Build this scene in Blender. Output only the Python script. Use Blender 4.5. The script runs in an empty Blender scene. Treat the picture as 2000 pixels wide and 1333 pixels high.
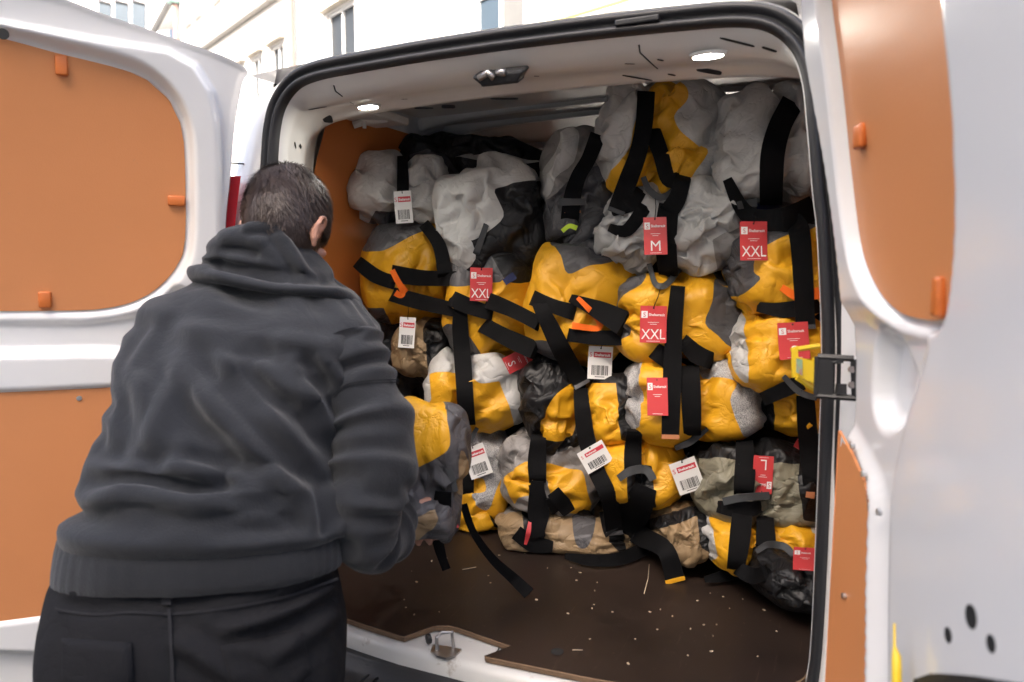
import bpy, bmesh, math, random
import numpy as np
from mathutils import Vector, Matrix
from mathutils.bvhtree import BVHTree
R = math.radians
SC = bpy.context.scene
COL = SC.collection

# ------------------------------------------------------------------ camera
FPX = 1444.0                                   # focal length in photo pixels (2000 wide)
CAMP = np.array([.717, -1.519, 1.419]); YAW, PITCH, ROLL = .424, .10, 0.0
def cam_axes():
    fw = np.array([-math.sin(YAW)*math.cos(PITCH), math.cos(YAW)*math.cos(PITCH), -math.sin(PITCH)])
    rt = np.array([math.cos(YAW), math.sin(YAW), 0.0]); dn = np.cross(fw, rt)
    c, s = math.cos(ROLL), math.sin(ROLL)
    return np.array([c*rt+s*dn, -s*rt+c*dn, fw])
CM = cam_axes(); RT, DN, FW = CM
cam = bpy.data.cameras.new('camera'); camo = bpy.data.objects.new('camera', cam); COL.objects.link(camo)
cam.sensor_width = 36; cam.lens = FPX/2000*36; cam.clip_start = .05; cam.clip_end = 500
camo.matrix_world = Matrix(((RT[0], -DN[0], -FW[0], CAMP[0]), (RT[1], -DN[1], -FW[1], CAMP[1]),
                            (RT[2], -DN[2], -FW[2], CAMP[2]), (0, 0, 0, 1)))
cam.dof.use_dof = True; cam.dof.focus_distance = 2.15; cam.dof.aperture_fstop = 3.2
SC.camera = camo

# ------------------------------------------------------------------ daylight
SUN_EL, SUN_AZ = 41, 186                        # degrees; azimuth clockwise from +y
world = bpy.data.worlds.new('World'); SC.world = world; world.use_nodes = True
wn = world.node_tree; bg = wn.nodes['Background']; sky = wn.nodes.new('ShaderNodeTexSky')
sky.sky_type = 'NISHITA'; sky.sun_disc = False; sky.sun_elevation = R(SUN_EL); sky.sun_rotation = R(SUN_AZ)
sky.air_density = .8; sky.dust_density = 6.0; sky.ozone_density = .6
wn.links.new(sky.outputs[0], bg.inputs[0]); bg.inputs[1].default_value = .15
sl = bpy.data.lights.new('sun', 'SUN'); sl.energy = 2.0; sl.angle = R(3); sl.color = (1, .96, .9)
so = bpy.data.objects.new('sun', sl); COL.objects.link(so)
sd_ = Vector((math.sin(R(SUN_AZ))*math.cos(R(SUN_EL)), math.cos(R(SUN_AZ))*math.cos(R(SUN_EL)), math.sin(R(SUN_EL))))
so.rotation_euler = sd_.to_track_quat('Z', 'Y').to_euler(); so.location = (0, -3, 8)
SC.view_settings.view_transform = 'Standard'; SC.view_settings.look = 'None'
SC.view_settings.exposure = 2.15; SC.view_settings.gamma = 1.0

# ------------------------------------------------------------------ pixel <-> world
def ray(px, py):
    return np.array([(px-1000)/FPX, (py-666.5)/FPX, 1.0]) @ CM
def at(px, py, ax, val):                        # point on the axis plane (0=x, 1=y, 2=z) seen at a photo pixel
    d = ray(px, py); return CAMP + d*((val-CAMP[ax])/d[ax])
def atZ(px, py, Z): return CAMP + ray(px, py)*Z  # point at camera depth Z
def proj(P):
    d = (np.asarray(P, float)-CAMP) @ CM.T
    return np.stack([1000+FPX*d[..., 0]/d[..., 2], 666.5+FPX*d[..., 1]/d[..., 2]], -1), d[..., 2]

# ------------------------------------------------------------------ object helpers
def link_mesh(name, V, F, mat, parent=None, smooth=True, base=(0, 0, 0)):
    V = np.asarray(V, float) - np.asarray(base, float)
    me = bpy.data.meshes.new(name); me.from_pydata(V.tolist(), [], [tuple(int(i) for i in f) for f in F])
    if smooth: me.polygons.foreach_set('use_smooth', [True]*len(me.polygons))
    if mat: me.materials.append(mat)
    me.update()
    o = bpy.data.objects.new(name, me); COL.objects.link(o)
    if parent is not None: o.parent = parent
    elif any(base): o.location = base
    return o
def root(name, label, cat, loc=(0, 0, 0), group=None):
    o = bpy.data.objects.new(name, None); COL.objects.link(o); o.location = loc
    o.empty_display_size = .1; o['label'] = label; o['category'] = cat
    if group: o['group'] = group
    return o
def base_of(o):                                 # world position of a root (no rotations are used on roots)
    p = np.zeros(3)
    while o is not None:
        p += np.array(o.location); o = o.parent
    return p
def part(name, V, F, mat, parent, smooth=True):
    return link_mesh(name, V, F, mat, parent, smooth, base_of(parent))
def tag(o, label, cat, group=None, kind=None):
    if label: o['label'] = label
    if cat: o['category'] = cat
    if group: o['group'] = group
    if kind: o['kind'] = kind
    return o
class MB:                                        # collects shapes into one mesh
    def __init__(s): s.V = []; s.F = []; s.n = 0
    def add(s, V, F):
        V = np.asarray(V, float); s.V.append(V); s.F += [tuple(int(i)+s.n for i in f) for f in F]; s.n += len(V); return s
    def box(s, c, h, rot=None, bev=0.0):
        V, F = boxvf(h, bev); V = V @ (np.asarray(rot).T if rot is not None else np.eye(3)) + np.asarray(c); return s.add(V, F)
    def tube(s, P, r, n=8, cap=True):
        V, F = tubevf(P, r, n, cap); return s.add(V, F)
    def build(s, name, mat, parent=None, smooth=False):
        V = np.concatenate(s.V)
        return part(name, V, s.F, mat, parent, smooth) if parent is not None else link_mesh(name, V, s.F, mat, None, smooth)
def boxvf(h, bev=0.0):
    h = np.asarray(h, float)
    if bev <= 0:
        V = np.array([(x, y, z) for x in (-1, 1) for y in (-1, 1) for z in (-1, 1)], float)*h
        return V, [(0, 1, 3, 2), (4, 6, 7, 5), (0, 4, 5, 1), (2, 3, 7, 6), (0, 2, 6, 4), (1, 5, 7, 3)]
    bm = bmesh.new(); bmesh.ops.create_cube(bm, size=2)
    for v in bm.verts: v.co = Vector((v.co.x*h[0], v.co.y*h[1], v.co.z*h[2]))
    bmesh.ops.bevel(bm, geom=bm.edges[:], offset=min(bev, .95*h.min()), segments=2, affect='EDGES', profile=.5)
    V = np.array([v.co[:] for v in bm.verts]); F = [tuple(v.index for v in f.verts) for f in bm.faces]; bm.free()
    return V, F
def tubevf(P, r, n=8, cap=True):
    P = np.asarray(P, float); m = len(P); r = np.full(m, r) if np.isscalar(r) else np.asarray(r, float)
    T = np.gradient(P, axis=0); T /= np.linalg.norm(T, axis=1)[:, None]+1e-12
    up = np.array([0, 0, 1.0]) if abs(T[0][2]) < .9 else np.array([1.0, 0, 0])
    a = np.cross(T[0], up); a /= np.linalg.norm(a); V = []
    th = np.arange(n)*2*math.pi/n
    for i in range(m):
        a = a-T[i]*(a@T[i]); a /= np.linalg.norm(a)+1e-12; b = np.cross(T[i], a)
        V.append(P[i]+r[i]*(np.cos(th)[:, None]*a+np.sin(th)[:, None]*b))
    V = np.concatenate(V); F = [(i*n+j, i*n+(j+1) % n, (i+1)*n+(j+1) % n, (i+1)*n+j) for i in range(m-1) for j in range(n)]
    if cap: F += [tuple(range(n-1, -1, -1)), tuple((m-1)*n+j for j in range(n))]
    return V, F
def gridfaces(nu, nv, wrap=False):               # rows nu, columns nv
    c = nv if wrap else nv-1
    return [(i*nv+j, i*nv+(j+1) % nv, (i+1)*nv+(j+1) % nv, (i+1)*nv+j) for i in range(nu-1) for j in range(c)]
def smoothpoly(P, k=8, closed=False):            # Catmull-Rom through control points
    P = np.asarray(P, float); n = len(P); out = []
    rng = range(n) if closed else range(n-1)
    for i in rng:
        g = (lambda j: P[j % n]) if closed else (lambda j: P[min(max(j, 0), n-1)])
        p0, p1, p2, p3 = g(i-1), g(i), g(i+1), g(i+2)
        for t in np.arange(k)/k:
            out.append(.5*((2*p1)+(-p0+p2)*t+(2*p0-5*p1+4*p2-p3)*t*t+(-p0+3*p1-3*p2+p3)*t**3))
    if not closed: out.append(P[-1])
    return np.array(out)
def sdpoly(Q, poly):                             # signed distance, positive inside
    Q = np.asarray(Q, float); A = np.asarray(poly, float); B = np.roll(A, -1, 0)
    d2 = np.full(len(Q), 1e18); ins = np.zeros(len(Q), bool)
    for a, b in zip(A, B):
        e = b-a; w = Q-a; t = np.clip((w@e)/(e@e+1e-12), 0, 1); d2 = np.minimum(d2, ((w-t[:, None]*e)**2).sum(1))
        c = ((a[1] > Q[:, 1]) != (b[1] > Q[:, 1]))
        if abs(b[1]-a[1]) > 1e-12: ins ^= c & (Q[:, 0] < (b[0]-a[0])*(Q[:, 1]-a[1])/(b[1]-a[1])+a[0])
    return np.sqrt(d2)*np.where(ins, 1, -1)
def tris(F):
    o = []
    for f in F:
        for k in range(1, len(f)-1): o.append((f[0], f[k], f[k+1]))
    return np.array(o, int)
def compact(V, T, *att):
    u, inv = np.unique(T.ravel(), return_inverse=True)
    return (V[u], inv.reshape(-1, 3)) + tuple(a[u] for a in att)
def clip(V, T, d, att=()):                       # cut a triangle mesh along d = 0 -> (inside), (outside)
    d = np.where(np.abs(d) < 1e-6, 1e-6, d); s = d[T] > 0; k = s.sum(1)
    Vn = [V]; an = [[a] for a in att]; cache = {}; cnt = len(V); A = [T[k == 3]]; B = [T[k == 0]]; ea = []; eb = []
    newv = []; newa = [[] for _ in att]
    def cut(i, j):
        nonlocal cnt
        key = (min(i, j), max(i, j))
        if key not in cache:
            t = d[i]/(d[i]-d[j]); newv.append(V[i]+(V[j]-V[i])*t)
            for q, a in enumerate(att): newa[q].append(a[i]+(a[j]-a[i])*t)
            cache[key] = cnt; cnt += 1
        return cache[key]
    for tri, kk, ss in zip(T[(k == 1) | (k == 2)], k[(k == 1) | (k == 2)], s[(k == 1) | (k == 2)]):
        o = int(np.argmax(ss)) if kk == 1 else int(np.argmin(ss))
        a, b, c = tri[o], tri[(o+1) % 3], tri[(o+2) % 3]; m, n = cut(a, b), cut(a, c)
        one = [(a, m, n)]; two = [(m, b, c), (m, c, n)]
        (ea if kk == 1 else eb).extend(one); (eb if kk == 1 else ea).extend(two)
    V2 = np.concatenate([V, np.array(newv).reshape(-1, 3)]); a2 = [np.concatenate([a, np.array(newa[q]).reshape((-1,)+a.shape[1:])]) for q, a in enumerate(att)]
    A = np.concatenate([A[0], np.array(ea, int).reshape(-1, 3)]); B = np.concatenate([B[0], np.array(eb, int).reshape(-1, 3)])
    return compact(V2, A, *a2) if len(A) else None, compact(V2, B, *a2) if len(B) else None
def prism(poly, z0, z1):                         # polygon in xy extruded in z
    n = len(poly); V = [(p[0], p[1], z0) for p in poly]+[(p[0], p[1], z1) for p in poly]
    F = [tuple(range(n-1, -1, -1)), tuple(range(n, 2*n))]+[(i, (i+1) % n, n+(i+1) % n, n+i) for i in range(n)]
    return np.array(V), F
_rs = np.random.RandomState(5); _perm = np.concatenate([_rs.permutation(256)]*2); _grad = _rs.normal(size=(256, 3)); _grad /= np.linalg.norm(_grad, axis=1)[:, None]
def noise3(P):                                   # gradient noise, vectorised
    P = np.asarray(P, float); I = np.floor(P).astype(int); f = P-I; I &= 255; u = f*f*f*(f*(f*6-15)+10); r = 0
    for dx in (0, 1):
        for dy in (0, 1):
            for dz in (0, 1):
                h = _perm[_perm[_perm[(I[..., 0]+dx) & 255]+((I[..., 1]+dy) & 255)]+((I[..., 2]+dz) & 255)]
                g = (_grad[h]*(f-np.array([dx, dy, dz]))).sum(-1)
                w = (u[..., 0] if dx else 1-u[..., 0])*(u[..., 1] if dy else 1-u[..., 1])*(u[..., 2] if dz else 1-u[..., 2])
                r = r+g*w
    return r*1.6

# ------------------------------------------------------------------ materials
def nodes(name):
    m = bpy.data.materials.new(name); m.use_nodes = True; nt = m.node_tree; return m, nt, nt.nodes['Principled BSDF']
def NN(nt, t, **kw):
    n = nt.nodes.new(t)
    for k, v in kw.items():
        if k in n.inputs: n.inputs[k].default_value = v
        else: setattr(n, k, v)
    return n
def mat(name, col, rough=.5, metal=0.0, var=.06, vs=6.0, bump=0.0, bs=200.0, spec=.5, coat=0.0, dirt=None, ds=3.0, dthr=.6, rvar=.0):
    m, nt, b = nodes(name); L = nt.links.new
    co = NN(nt, 'ShaderNodeTexCoord'); src = co.outputs['Object']
    n1 = NN(nt, 'ShaderNodeTexNoise', Scale=vs, Detail=5.0, Roughness=.6); L(src, n1.inputs['Vector'])
    mx = NN(nt, 'ShaderNodeMix', data_type='RGBA'); mx.inputs[6].default_value = tuple(c*(1-var) for c in col)+(1,); mx.inputs[7].default_value = tuple(min(1, c*(1+var)) for c in col)+(1,)
    L(n1.outputs['Fac'], mx.inputs[0]); out = mx.outputs[2]
    if dirt:
        n2 = NN(nt, 'ShaderNodeTexNoise', Scale=ds, Detail=8.0, Roughness=.7); L(src, n2.inputs['Vector'])
        rp = NN(nt, 'ShaderNodeValToRGB'); rp.color_ramp.elements[0].position = dthr; rp.color_ramp.elements[1].position = min(1, dthr+.15); L(n2.outputs['Fac'], rp.inputs[0])
        m2 = NN(nt, 'ShaderNodeMix', data_type='RGBA'); L(rp.outputs[0], m2.inputs[0]); L(out, m2.inputs[6]); m2.inputs[7].default_value = tuple(dirt)+(1,); out = m2.outputs[2]
    L(out, b.inputs['Base Color']); b.inputs['Roughness'].default_value = rough; b.inputs['Metallic'].default_value = metal
    b.inputs['Specular IOR Level'].default_value = spec; b.inputs['Coat Weight'].default_value = coat; b.inputs['Coat Roughness'].default_value = .08
    if rvar:
        mr = NN(nt, 'ShaderNodeMapRange'); mr.inputs[3].default_value = rough-rvar; mr.inputs[4].default_value = rough+rvar; L(n1.outputs['Fac'], mr.inputs[0]); L(mr.outputs[0], b.inputs['Roughness'])
    if bump:
        nb = NN(nt, 'ShaderNodeTexNoise', Scale=bs, Detail=3.0); L(src, nb.inputs['Vector'])
        bp = NN(nt, 'ShaderNodeBump', Strength=bump, Distance=.002); L(nb.outputs['Fac'], bp.inputs['Height']); L(bp.outputs[0], b.inputs['Normal'])
    return m
def fabric(name, col, rough=.55, crinkle=.5, speckle=None, sheen=.0, weave=.15, dist=.012, cs=14.0):
    m, nt, b = nodes(name); L = nt.links.new; co = NN(nt, 'ShaderNodeTexCoord'); src = co.outputs['Object']
    n1 = NN(nt, 'ShaderNodeTexNoise', Scale=9.0, Detail=6.0, Roughness=.6); L(src, n1.inputs['Vector'])
    mx = NN(nt, 'ShaderNodeMix', data_type='RGBA'); mx.inputs[6].default_value = tuple(c*.86 for c in col)+(1,); mx.inputs[7].default_value = tuple(min(1, c*1.1) for c in col)+(1,)
    L(n1.outputs['Fac'], mx.inputs[0]); out = mx.outputs[2]
    if speckle:
        n2 = NN(nt, 'ShaderNodeTexNoise', Scale=420.0, Detail=3.0, Roughness=.75); L(src, n2.inputs['Vector'])
        rp = NN(nt, 'ShaderNodeValToRGB'); rp.color_ramp.elements[0].position = .47; rp.color_ramp.elements[1].position = .55; L(n2.outputs['Fac'], rp.inputs[0])
        m2 = NN(nt, 'ShaderNodeMix', data_type='RGBA'); L(rp.outputs[0], m2.inputs[0]); L(out, m2.inputs[6]); m2.inputs[7].default_value = tuple(speckle)+(1,); out = m2.outputs[2]
    L(out, b.inputs['Base Color']); b.inputs['Roughness'].default_value = rough; b.inputs['Specular IOR Level'].default_value = .42 if rough < .6 else .15
    if sheen: b.inputs['Sheen Weight'].default_value = sheen; b.inputs['Sheen Roughness'].default_value = .5
    # small creases: ridged noise, warped
    wv = NN(nt, 'ShaderNodeTexNoise', Scale=5.0, Detail=2.0); L(src, wv.inputs['Vector'])
    ad = NN(nt, 'ShaderNodeVectorMath', operation='MULTIPLY_ADD'); L(wv.outputs['Color'], ad.inputs[0]); ad.inputs[1].default_value = (.25,)*3; L(src, ad.inputs[2])
    rn = NN(nt, 'ShaderNodeTexNoise', Scale=cs, Detail=3.0, Roughness=.5); L(ad.outputs[0], rn.inputs['Vector'])
    s1 = NN(nt, 'ShaderNodeMath', operation='SUBTRACT'); L(rn.outputs['Fac'], s1.inputs[0]); s1.inputs[1].default_value = .5
    s2 = NN(nt, 'ShaderNodeMath', operation='ABSOLUTE'); L(s1.outputs[0], s2.inputs[0])
    s3 = NN(nt, 'ShaderNodeMath', operation='POWER'); L(s2.outputs[0], s3.inputs[0]); s3.inputs[1].default_value = .6
    b1 = NN(nt, 'ShaderNodeBump', Strength=crinkle, Distance=dist); L(s3.outputs[0], b1.inputs['Height'])
    fw_ = NN(nt, 'ShaderNodeTexNoise', Scale=420.0, Detail=2.0); L(src, fw_.inputs['Vector'])
    b2 = NN(nt, 'ShaderNodeBump', Strength=weave, Distance=.001); L(fw_.outputs['Fac'], b2.inputs['Height']); L(b1.outputs[0], b2.inputs['Normal'])
    L(b2.outputs[0], b.inputs['Normal'])
    return m
def emit(name, col, st):
    m, nt, b = nodes(name); b.inputs['Base Color'].default_value = (.9, .9, .9, 1); b.inputs['Emission Color'].default_value = tuple(col)+(1,); b.inputs['Emission Strength'].default_value = st; return m

M = dict(
    paint=mat('white_van_paint', (.80, .79, .775), .24, var=.03, vs=3, coat=.6, dirt=(.5, .46, .4), ds=30, dthr=.72, rvar=.05),
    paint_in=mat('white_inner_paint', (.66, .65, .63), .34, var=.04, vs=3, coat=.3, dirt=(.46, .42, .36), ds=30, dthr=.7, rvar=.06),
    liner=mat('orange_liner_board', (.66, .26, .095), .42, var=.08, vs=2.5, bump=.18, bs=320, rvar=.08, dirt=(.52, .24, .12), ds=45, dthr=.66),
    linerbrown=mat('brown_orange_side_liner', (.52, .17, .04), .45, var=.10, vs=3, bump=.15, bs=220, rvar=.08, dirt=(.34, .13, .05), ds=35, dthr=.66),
    clipm=mat('orange_plastic_clip', (.62, .16, .03), .4, var=.04),
    rubber=mat('black_rubber_seal', (.018, .018, .02), .5, var=.2, vs=20, bump=.1, bs=120),
    plastic=mat('black_plastic', (.02, .02, .021), .42, var=.15, vs=15, bump=.25, bs=300),
    roofsteel=mat('grey_roof_steel', (.50, .50, .49), .28, metal=.5, var=.08, vs=5, rvar=.08),
    rib=mat('grey_primer_rib', (.64, .67, .69), .32, var=.05, vs=5, coat=.3),
    dark=mat('dark_void', (.012, .012, .012), .8),
    steel=mat('scuffed_steel', (.42, .40, .38), .35, metal=.9, var=.2, vs=40, dirt=(.12, .08, .05), ds=30, dthr=.6),
    red=mat('red_lamp_lens', (.55, .01, .02), .12, var=.05, coat=.8),
    redpale=mat('pale_red_reflector', (.75, .22, .24), .15, var=.05, coat=.8),
    wood=mat('plywood_edge', (.17, .105, .06), .8, var=.3, vs=60, bump=.3, bs=150),
    yplastic=mat('yellow_plastic', (.80, .55, .02), .35, var=.05, dirt=(.25, .16, .03), ds=40, dthr=.62),
    screw=mat('zinc_screw', (.6, .6, .6), .3, metal=.9),
    yellow=fabric('yellow_nylon', (.72, .36, .014), .44, .48, dist=.014),
    lgrey=fabric('light_grey_nylon', (.50, .495, .48), .46, .55, dist=.016),
    mgrey=fabric('taupe_grey_nylon', (.24, .225, .215), .45, .6, dist=.016),
    dgrey=fabric('dark_grey_nylon', (.085, .083, .088), .42, .6, dist=.015),
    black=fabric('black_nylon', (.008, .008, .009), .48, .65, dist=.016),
    tan=fabric('tan_nylon', (.31, .215, .118), .5, .8, dist=.016),
    khaki=fabric('khaki_green_nylon', (.21, .195, .14), .48, .8, dist=.016),
    speck=fabric('speckled_grey_fabric', (.50, .49, .48), .7, .5, speckle=(.22, .22, .225)),
    webbing=fabric('black_webbing', (.0045, .0045, .0052), .8, .12, weave=.6, dist=.004),
    gweb=fabric('grey_webbing', (.07, .073, .077), .6, .12, weave=.6, dist=.004),
    navyweb=fabric('navy_webbing', (.03, .04, .11), .6, .1, weave=.5, dist=.004),
    orange=fabric('orange_ribbon', (.95, .17, .02), .6, .05, weave=.2),
    copper=mat('copper_brown_hem', (.50, .20, .09), .6),
    lime=mat('lime_ribbon', (.62, .85, .05), .6),
    tagred=mat('red_card', (.62, .055, .06), .45, var=.04),
    tagwhite=mat('white_card', (.78, .77, .75), .45, var=.02),
    inkwhite=mat('white_print', (.85, .85, .84), .5, var=.0),
    inkblack=mat('black_print', (.02, .02, .02), .5, var=.0),
    inkred=mat('red_print', (.58, .04, .06), .5, var=.0),
)
def floor_mat():
    m, nt, b = nodes('brown_phenolic_plywood'); L = nt.links.new; co = NN(nt, 'ShaderNodeTexCoord'); src = co.outputs['Object']
    n1 = NN(nt, 'ShaderNodeTexNoise', Scale=2.2, Detail=8.0, Roughness=.65); L(src, n1.inputs['Vector'])
    r1 = NN(nt, 'ShaderNodeValToRGB'); e = r1.color_ramp.elements; e[0].position = .32; e[0].color = (.010, .0065, .0055, 1); e[1].position = .7; e[1].color = (.034, .020, .014, 1); L(n1.outputs['Fac'], r1.inputs[0])
    n2 = NN(nt, 'ShaderNodeTexNoise', Scale=55.0, Detail=4.0, Roughness=.7); L(src, n2.inputs['Vector'])
    r2 = NN(nt, 'ShaderNodeValToRGB'); r2.color_ramp.elements[0].position = .66; r2.color_ramp.elements[1].position = .72; L(n2.outputs['Fac'], r2.inputs[0])
    n3 = NN(nt, 'ShaderNodeTexNoise', Scale=4.0, Detail=2.0); L(src, n3.inputs['Vector'])
    mu = NN(nt, 'ShaderNodeMath', operation='MULTIPLY'); L(r2.outputs[0], mu.inputs[0]); L(n3.outputs['Fac'], mu.inputs[1])
    mx = NN(nt, 'ShaderNodeMix', data_type='RGBA'); L(mu.outputs[0], mx.inputs[0]); L(r1.outputs[0], mx.inputs[6]); mx.inputs[7].default_value = (.13, .085, .055, 1)
    mp = NN(nt, 'ShaderNodeMapping'); mp.inputs['Scale'].default_value = (46, 3.0, 1); mp.inputs['Rotation'].default_value = (0, 0, .35); L(src, mp.inputs['Vector'])
    n4 = NN(nt, 'ShaderNodeTexNoise', Scale=1.6, Detail=6.0, Roughness=.7); L(mp.outputs[0], n4.inputs['Vector']); r4 = NN(nt, 'ShaderNodeValToRGB'); r4.color_ramp.elements[0].position = .62; r4.color_ramp.elements[1].position = .70; r4.color_ramp.elements[1].color = (.55, .55, .55, 1); L(n4.outputs['Fac'], r4.inputs[0])
    m4 = NN(nt, 'ShaderNodeMix', data_type='RGBA'); L(r4.outputs[0], m4.inputs[0]); L(mx.outputs[2], m4.inputs[6]); m4.inputs[7].default_value = (.085, .055, .04, 1)
    L(m4.outputs[2], b.inputs['Base Color'])
    mr = NN(nt, 'ShaderNodeMapRange'); mr.inputs[3].default_value = .34; mr.inputs[4].default_value = .62; L(n1.outputs['Fac'], mr.inputs[0]); L(mr.outputs[0], b.inputs['Roughness'])
    nb = NN(nt, 'ShaderNodeTexNoise', Scale=300.0, Detail=2.0); L(src, nb.inputs['Vector']); bp = NN(nt, 'ShaderNodeBump', Strength=.12, Distance=.001); L(nb.outputs['Fac'], bp.inputs['Height']); L(bp.outputs[0], b.inputs['Normal'])
    return m
M['floor'] = floor_mat()
# ================================================================== SETTING
def ground():
    m, nt, b = nodes('worn_asphalt'); L = nt.links.new; co = NN(nt, 'ShaderNodeTexCoord'); src = co.outputs['Object']
    n = NN(nt, 'ShaderNodeTexNoise', Scale=90.0, Detail=6.0, Roughness=.7); L(src, n.inputs['Vector'])
    r = NN(nt, 'ShaderNodeValToRGB'); r.color_ramp.elements[0].position = .3; r.color_ramp.elements[0].color = (.035, .035, .035, 1); r.color_ramp.elements[1].position = .75; r.color_ramp.elements[1].color = (.085, .083, .08, 1)
    L(n.outputs['Fac'], r.inputs[0]); L(r.outputs[0], b.inputs['Base Color']); b.inputs['Roughness'].default_value = .9
    bp = NN(nt, 'ShaderNodeBump', Strength=.5, Distance=.01); L(n.outputs['Fac'], bp.inputs['Height']); L(bp.outputs[0], b.inputs['Normal'])
    o = link_mesh('ground', [(-150, -150, 0), (150, -150, 0), (150, 150, 0), (-150, 150, 0)], [(0, 1, 2, 3)], m, smooth=False); o['kind'] = 'structure'
ground()

# ================================================================== VAN
VAN = root('delivery_van', 'white panel van seen from behind with both rear doors swung open', 'van', (0, 2.0, 0))
# rear opening: right half outline (x, z), bottom to top
HALF = smoothpoly([(.672, .56), (.682, .66), (.683, .87), (.682, 1.08), (.679, 1.27), (.664, 1.47), (.652, 1.56), (.638, 1.68), (.626, 1.765), (.604, 1.822), (.560, 1.862), (.50, 1.878), (.40, 1.884), (.20, 1.890), (0, 1.892)], 6)
RING = np.concatenate([HALF, (HALF*np.array([-1, 1]))[-2::-1]])          # inner edge of the seal, open at the sill
def ring_normals(Rg):
    t = np.gradient(Rg, axis=0); n = np.stack([t[:, 1], -t[:, 0]], 1); return n/np.linalg.norm(n, axis=1)[:, None]
RN = ring_normals(RING)
def sweep_ring(name, sec, m, parent, thick=None):
    # sec: list of (out, y) or callables of the ring normal
    rows = []
    for f in sec:
        off = np.array([f(n) if callable(f) else f for n in RN])           # (out_x, out_z, y)
        if off.shape[1] == 2: P = np.stack([RING[:, 0]+RN[:, 0]*off[:, 0], off[:, 1], RING[:, 1]+RN[:, 1]*off[:, 0]], 1)
        else: P = np.stack([RING[:, 0]+RN[:, 0]*off[:, 0], off[:, 2], RING[:, 1]+RN[:, 1]*off[:, 1]], 1)
        rows.append(P)
    n = len(RING); return part(name, np.concatenate(rows), gridfaces(len(rows), n), m, parent)
# rubber seal: two fat ribs with a groove
th = np.linspace(0, 1, 15)
prof = [(.0, .012), (.0, -.002), (.004, -.012), (.010, -.016), (.016, -.013), (.020, -.004), (.024, .0), (.027, -.006), (.032, -.012), (.039, -.012), (.044, -.006), (.047, .004), (.048, .02)]
sweep_ring('rear_door_seal', prof, M['rubber'], VAN)
# inner frame behind the seal: pillar face on the sides, box header on top
def mixf(side, top):
    def f(n):
        w = max(0.0, n[1])**2; return (side[0], top[0], side[1]*(1-w)+top[1]*w)
    return f
frame_sec = [mixf((.012, -.004), (.012, -.004)), mixf((-.002, .012), (-.004, .01)), mixf((.004, .05), (-.02, .03)), mixf((.022, .075), (-.040, .055)), mixf((.03, .12), (-.041, .10)), mixf((.04, .15), (-.040, .150)),
             mixf((.05, .17), (-.052, .160)), mixf((.065, .19), (-.053, .185)), mixf((.085, .22), (-.047, .20)), mixf((.125, .285), (-.032, .212)), mixf((.135, .31), (-.005, .218))]
fro = sweep_ring('rear_frame', frame_sec, M['paint_in'], VAN)
FRT = BVHTree.FromPolygons([tuple(np.array(v.co)+np.array([0, 2.0, 0])) for v in fro.data.vertices], [tuple(p_.vertices) for p_ in fro.data.polygons])
def on_frame(px, py, y):
    d = ray(px, py); n = np.linalg.norm(d); h = FRT.ray_cast(Vector(CAMP), Vector(d/n))
    if h[0] is None: return at(px, py, 1, y), -FW
    nn = np.array(h[1]); nn = nn if nn@d < 0 else -nn; return np.array(h[0]), nn
# outer body: rear flange outside the seal, rounded corner, flanks and roof
def tumble(z): return -.10*max(0, (z-1.15)/.8)**2 - .02*max(0, (.9-z)/.5)**2
zs = np.linspace(.40, 1.925, 34)
for sgn in (-1, 1):
    prof = [(.70, .004), (.715, -.012), (.74, -.018), (.79, -.012), (.84, .01), (.88, .045), (.905, .09), (.92, .16), (.935, .4), (.945, 1.0), (.945, 3.2), (.90, 4.2), (.7, 4.9)]
    rows = []
    for z in zs:
        t = tumble(z); lean = .05*max(0, (z-1.3)/.65)**2
        cap = max(0, (z-1.76)/.165)
        rows.append([(sgn*(x+t-.10*cap**2.5*(x > .78)), y+lean, z) for x, y in prof])
    V = np.array(rows).reshape(-1, 3); F = gridfaces(len(zs), len(prof))
    part('body_side', V, F if sgn > 0 else [f[::-1] for f in F], M['paint'], VAN)
xs = np.linspace(-.74, .74, 25); ys = np.linspace(-.02, 4.0, 20)
V = [(x, y+.05+.03*(1-(x/.8)**2)*(y < .1)*-1, 1.918+.018*(1-(x/.78)**2)+.02*min(1, max(0, y-.1))) for y in ys for x in xs]
part('roof_skin', V, gridfaces(20, 25), M['paint'], VAN)
# rear strip of the roof over the seal
rows = []
for off, y, dz in ((.046, .01, 0), (.050, .004, 0), (.052, .04, .0)):
    rows.append(np.stack([RING[:, 0]+RN[:, 0]*off, np.full(len(RING), y), RING[:, 1]+RN[:, 1]*off], 1))
part('aperture_flange', np.concatenate(rows), gridfaces(3, len(RING)), M['paint'], VAN)
mb = MB(); P = at(1245, 46, 1, -.01); mb.box(P+np.array([0, .01, .004]), (.045, .02, .006), bev=.003); mb.build('roof_trim_cap', M['plastic'], VAN)
P0 = at(620, 128, 1, -.0); P1 = at(740, 103, 1, -.0)
mb = MB(); mb.tube([P0+np.array([0, .02, -.004]), (P0+P1)/2+np.array([0, .02, .0]), P1+np.array([0, .02, -.006])], .007); mb.build('roof_trim_cap', M['plastic'], VAN)
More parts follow.
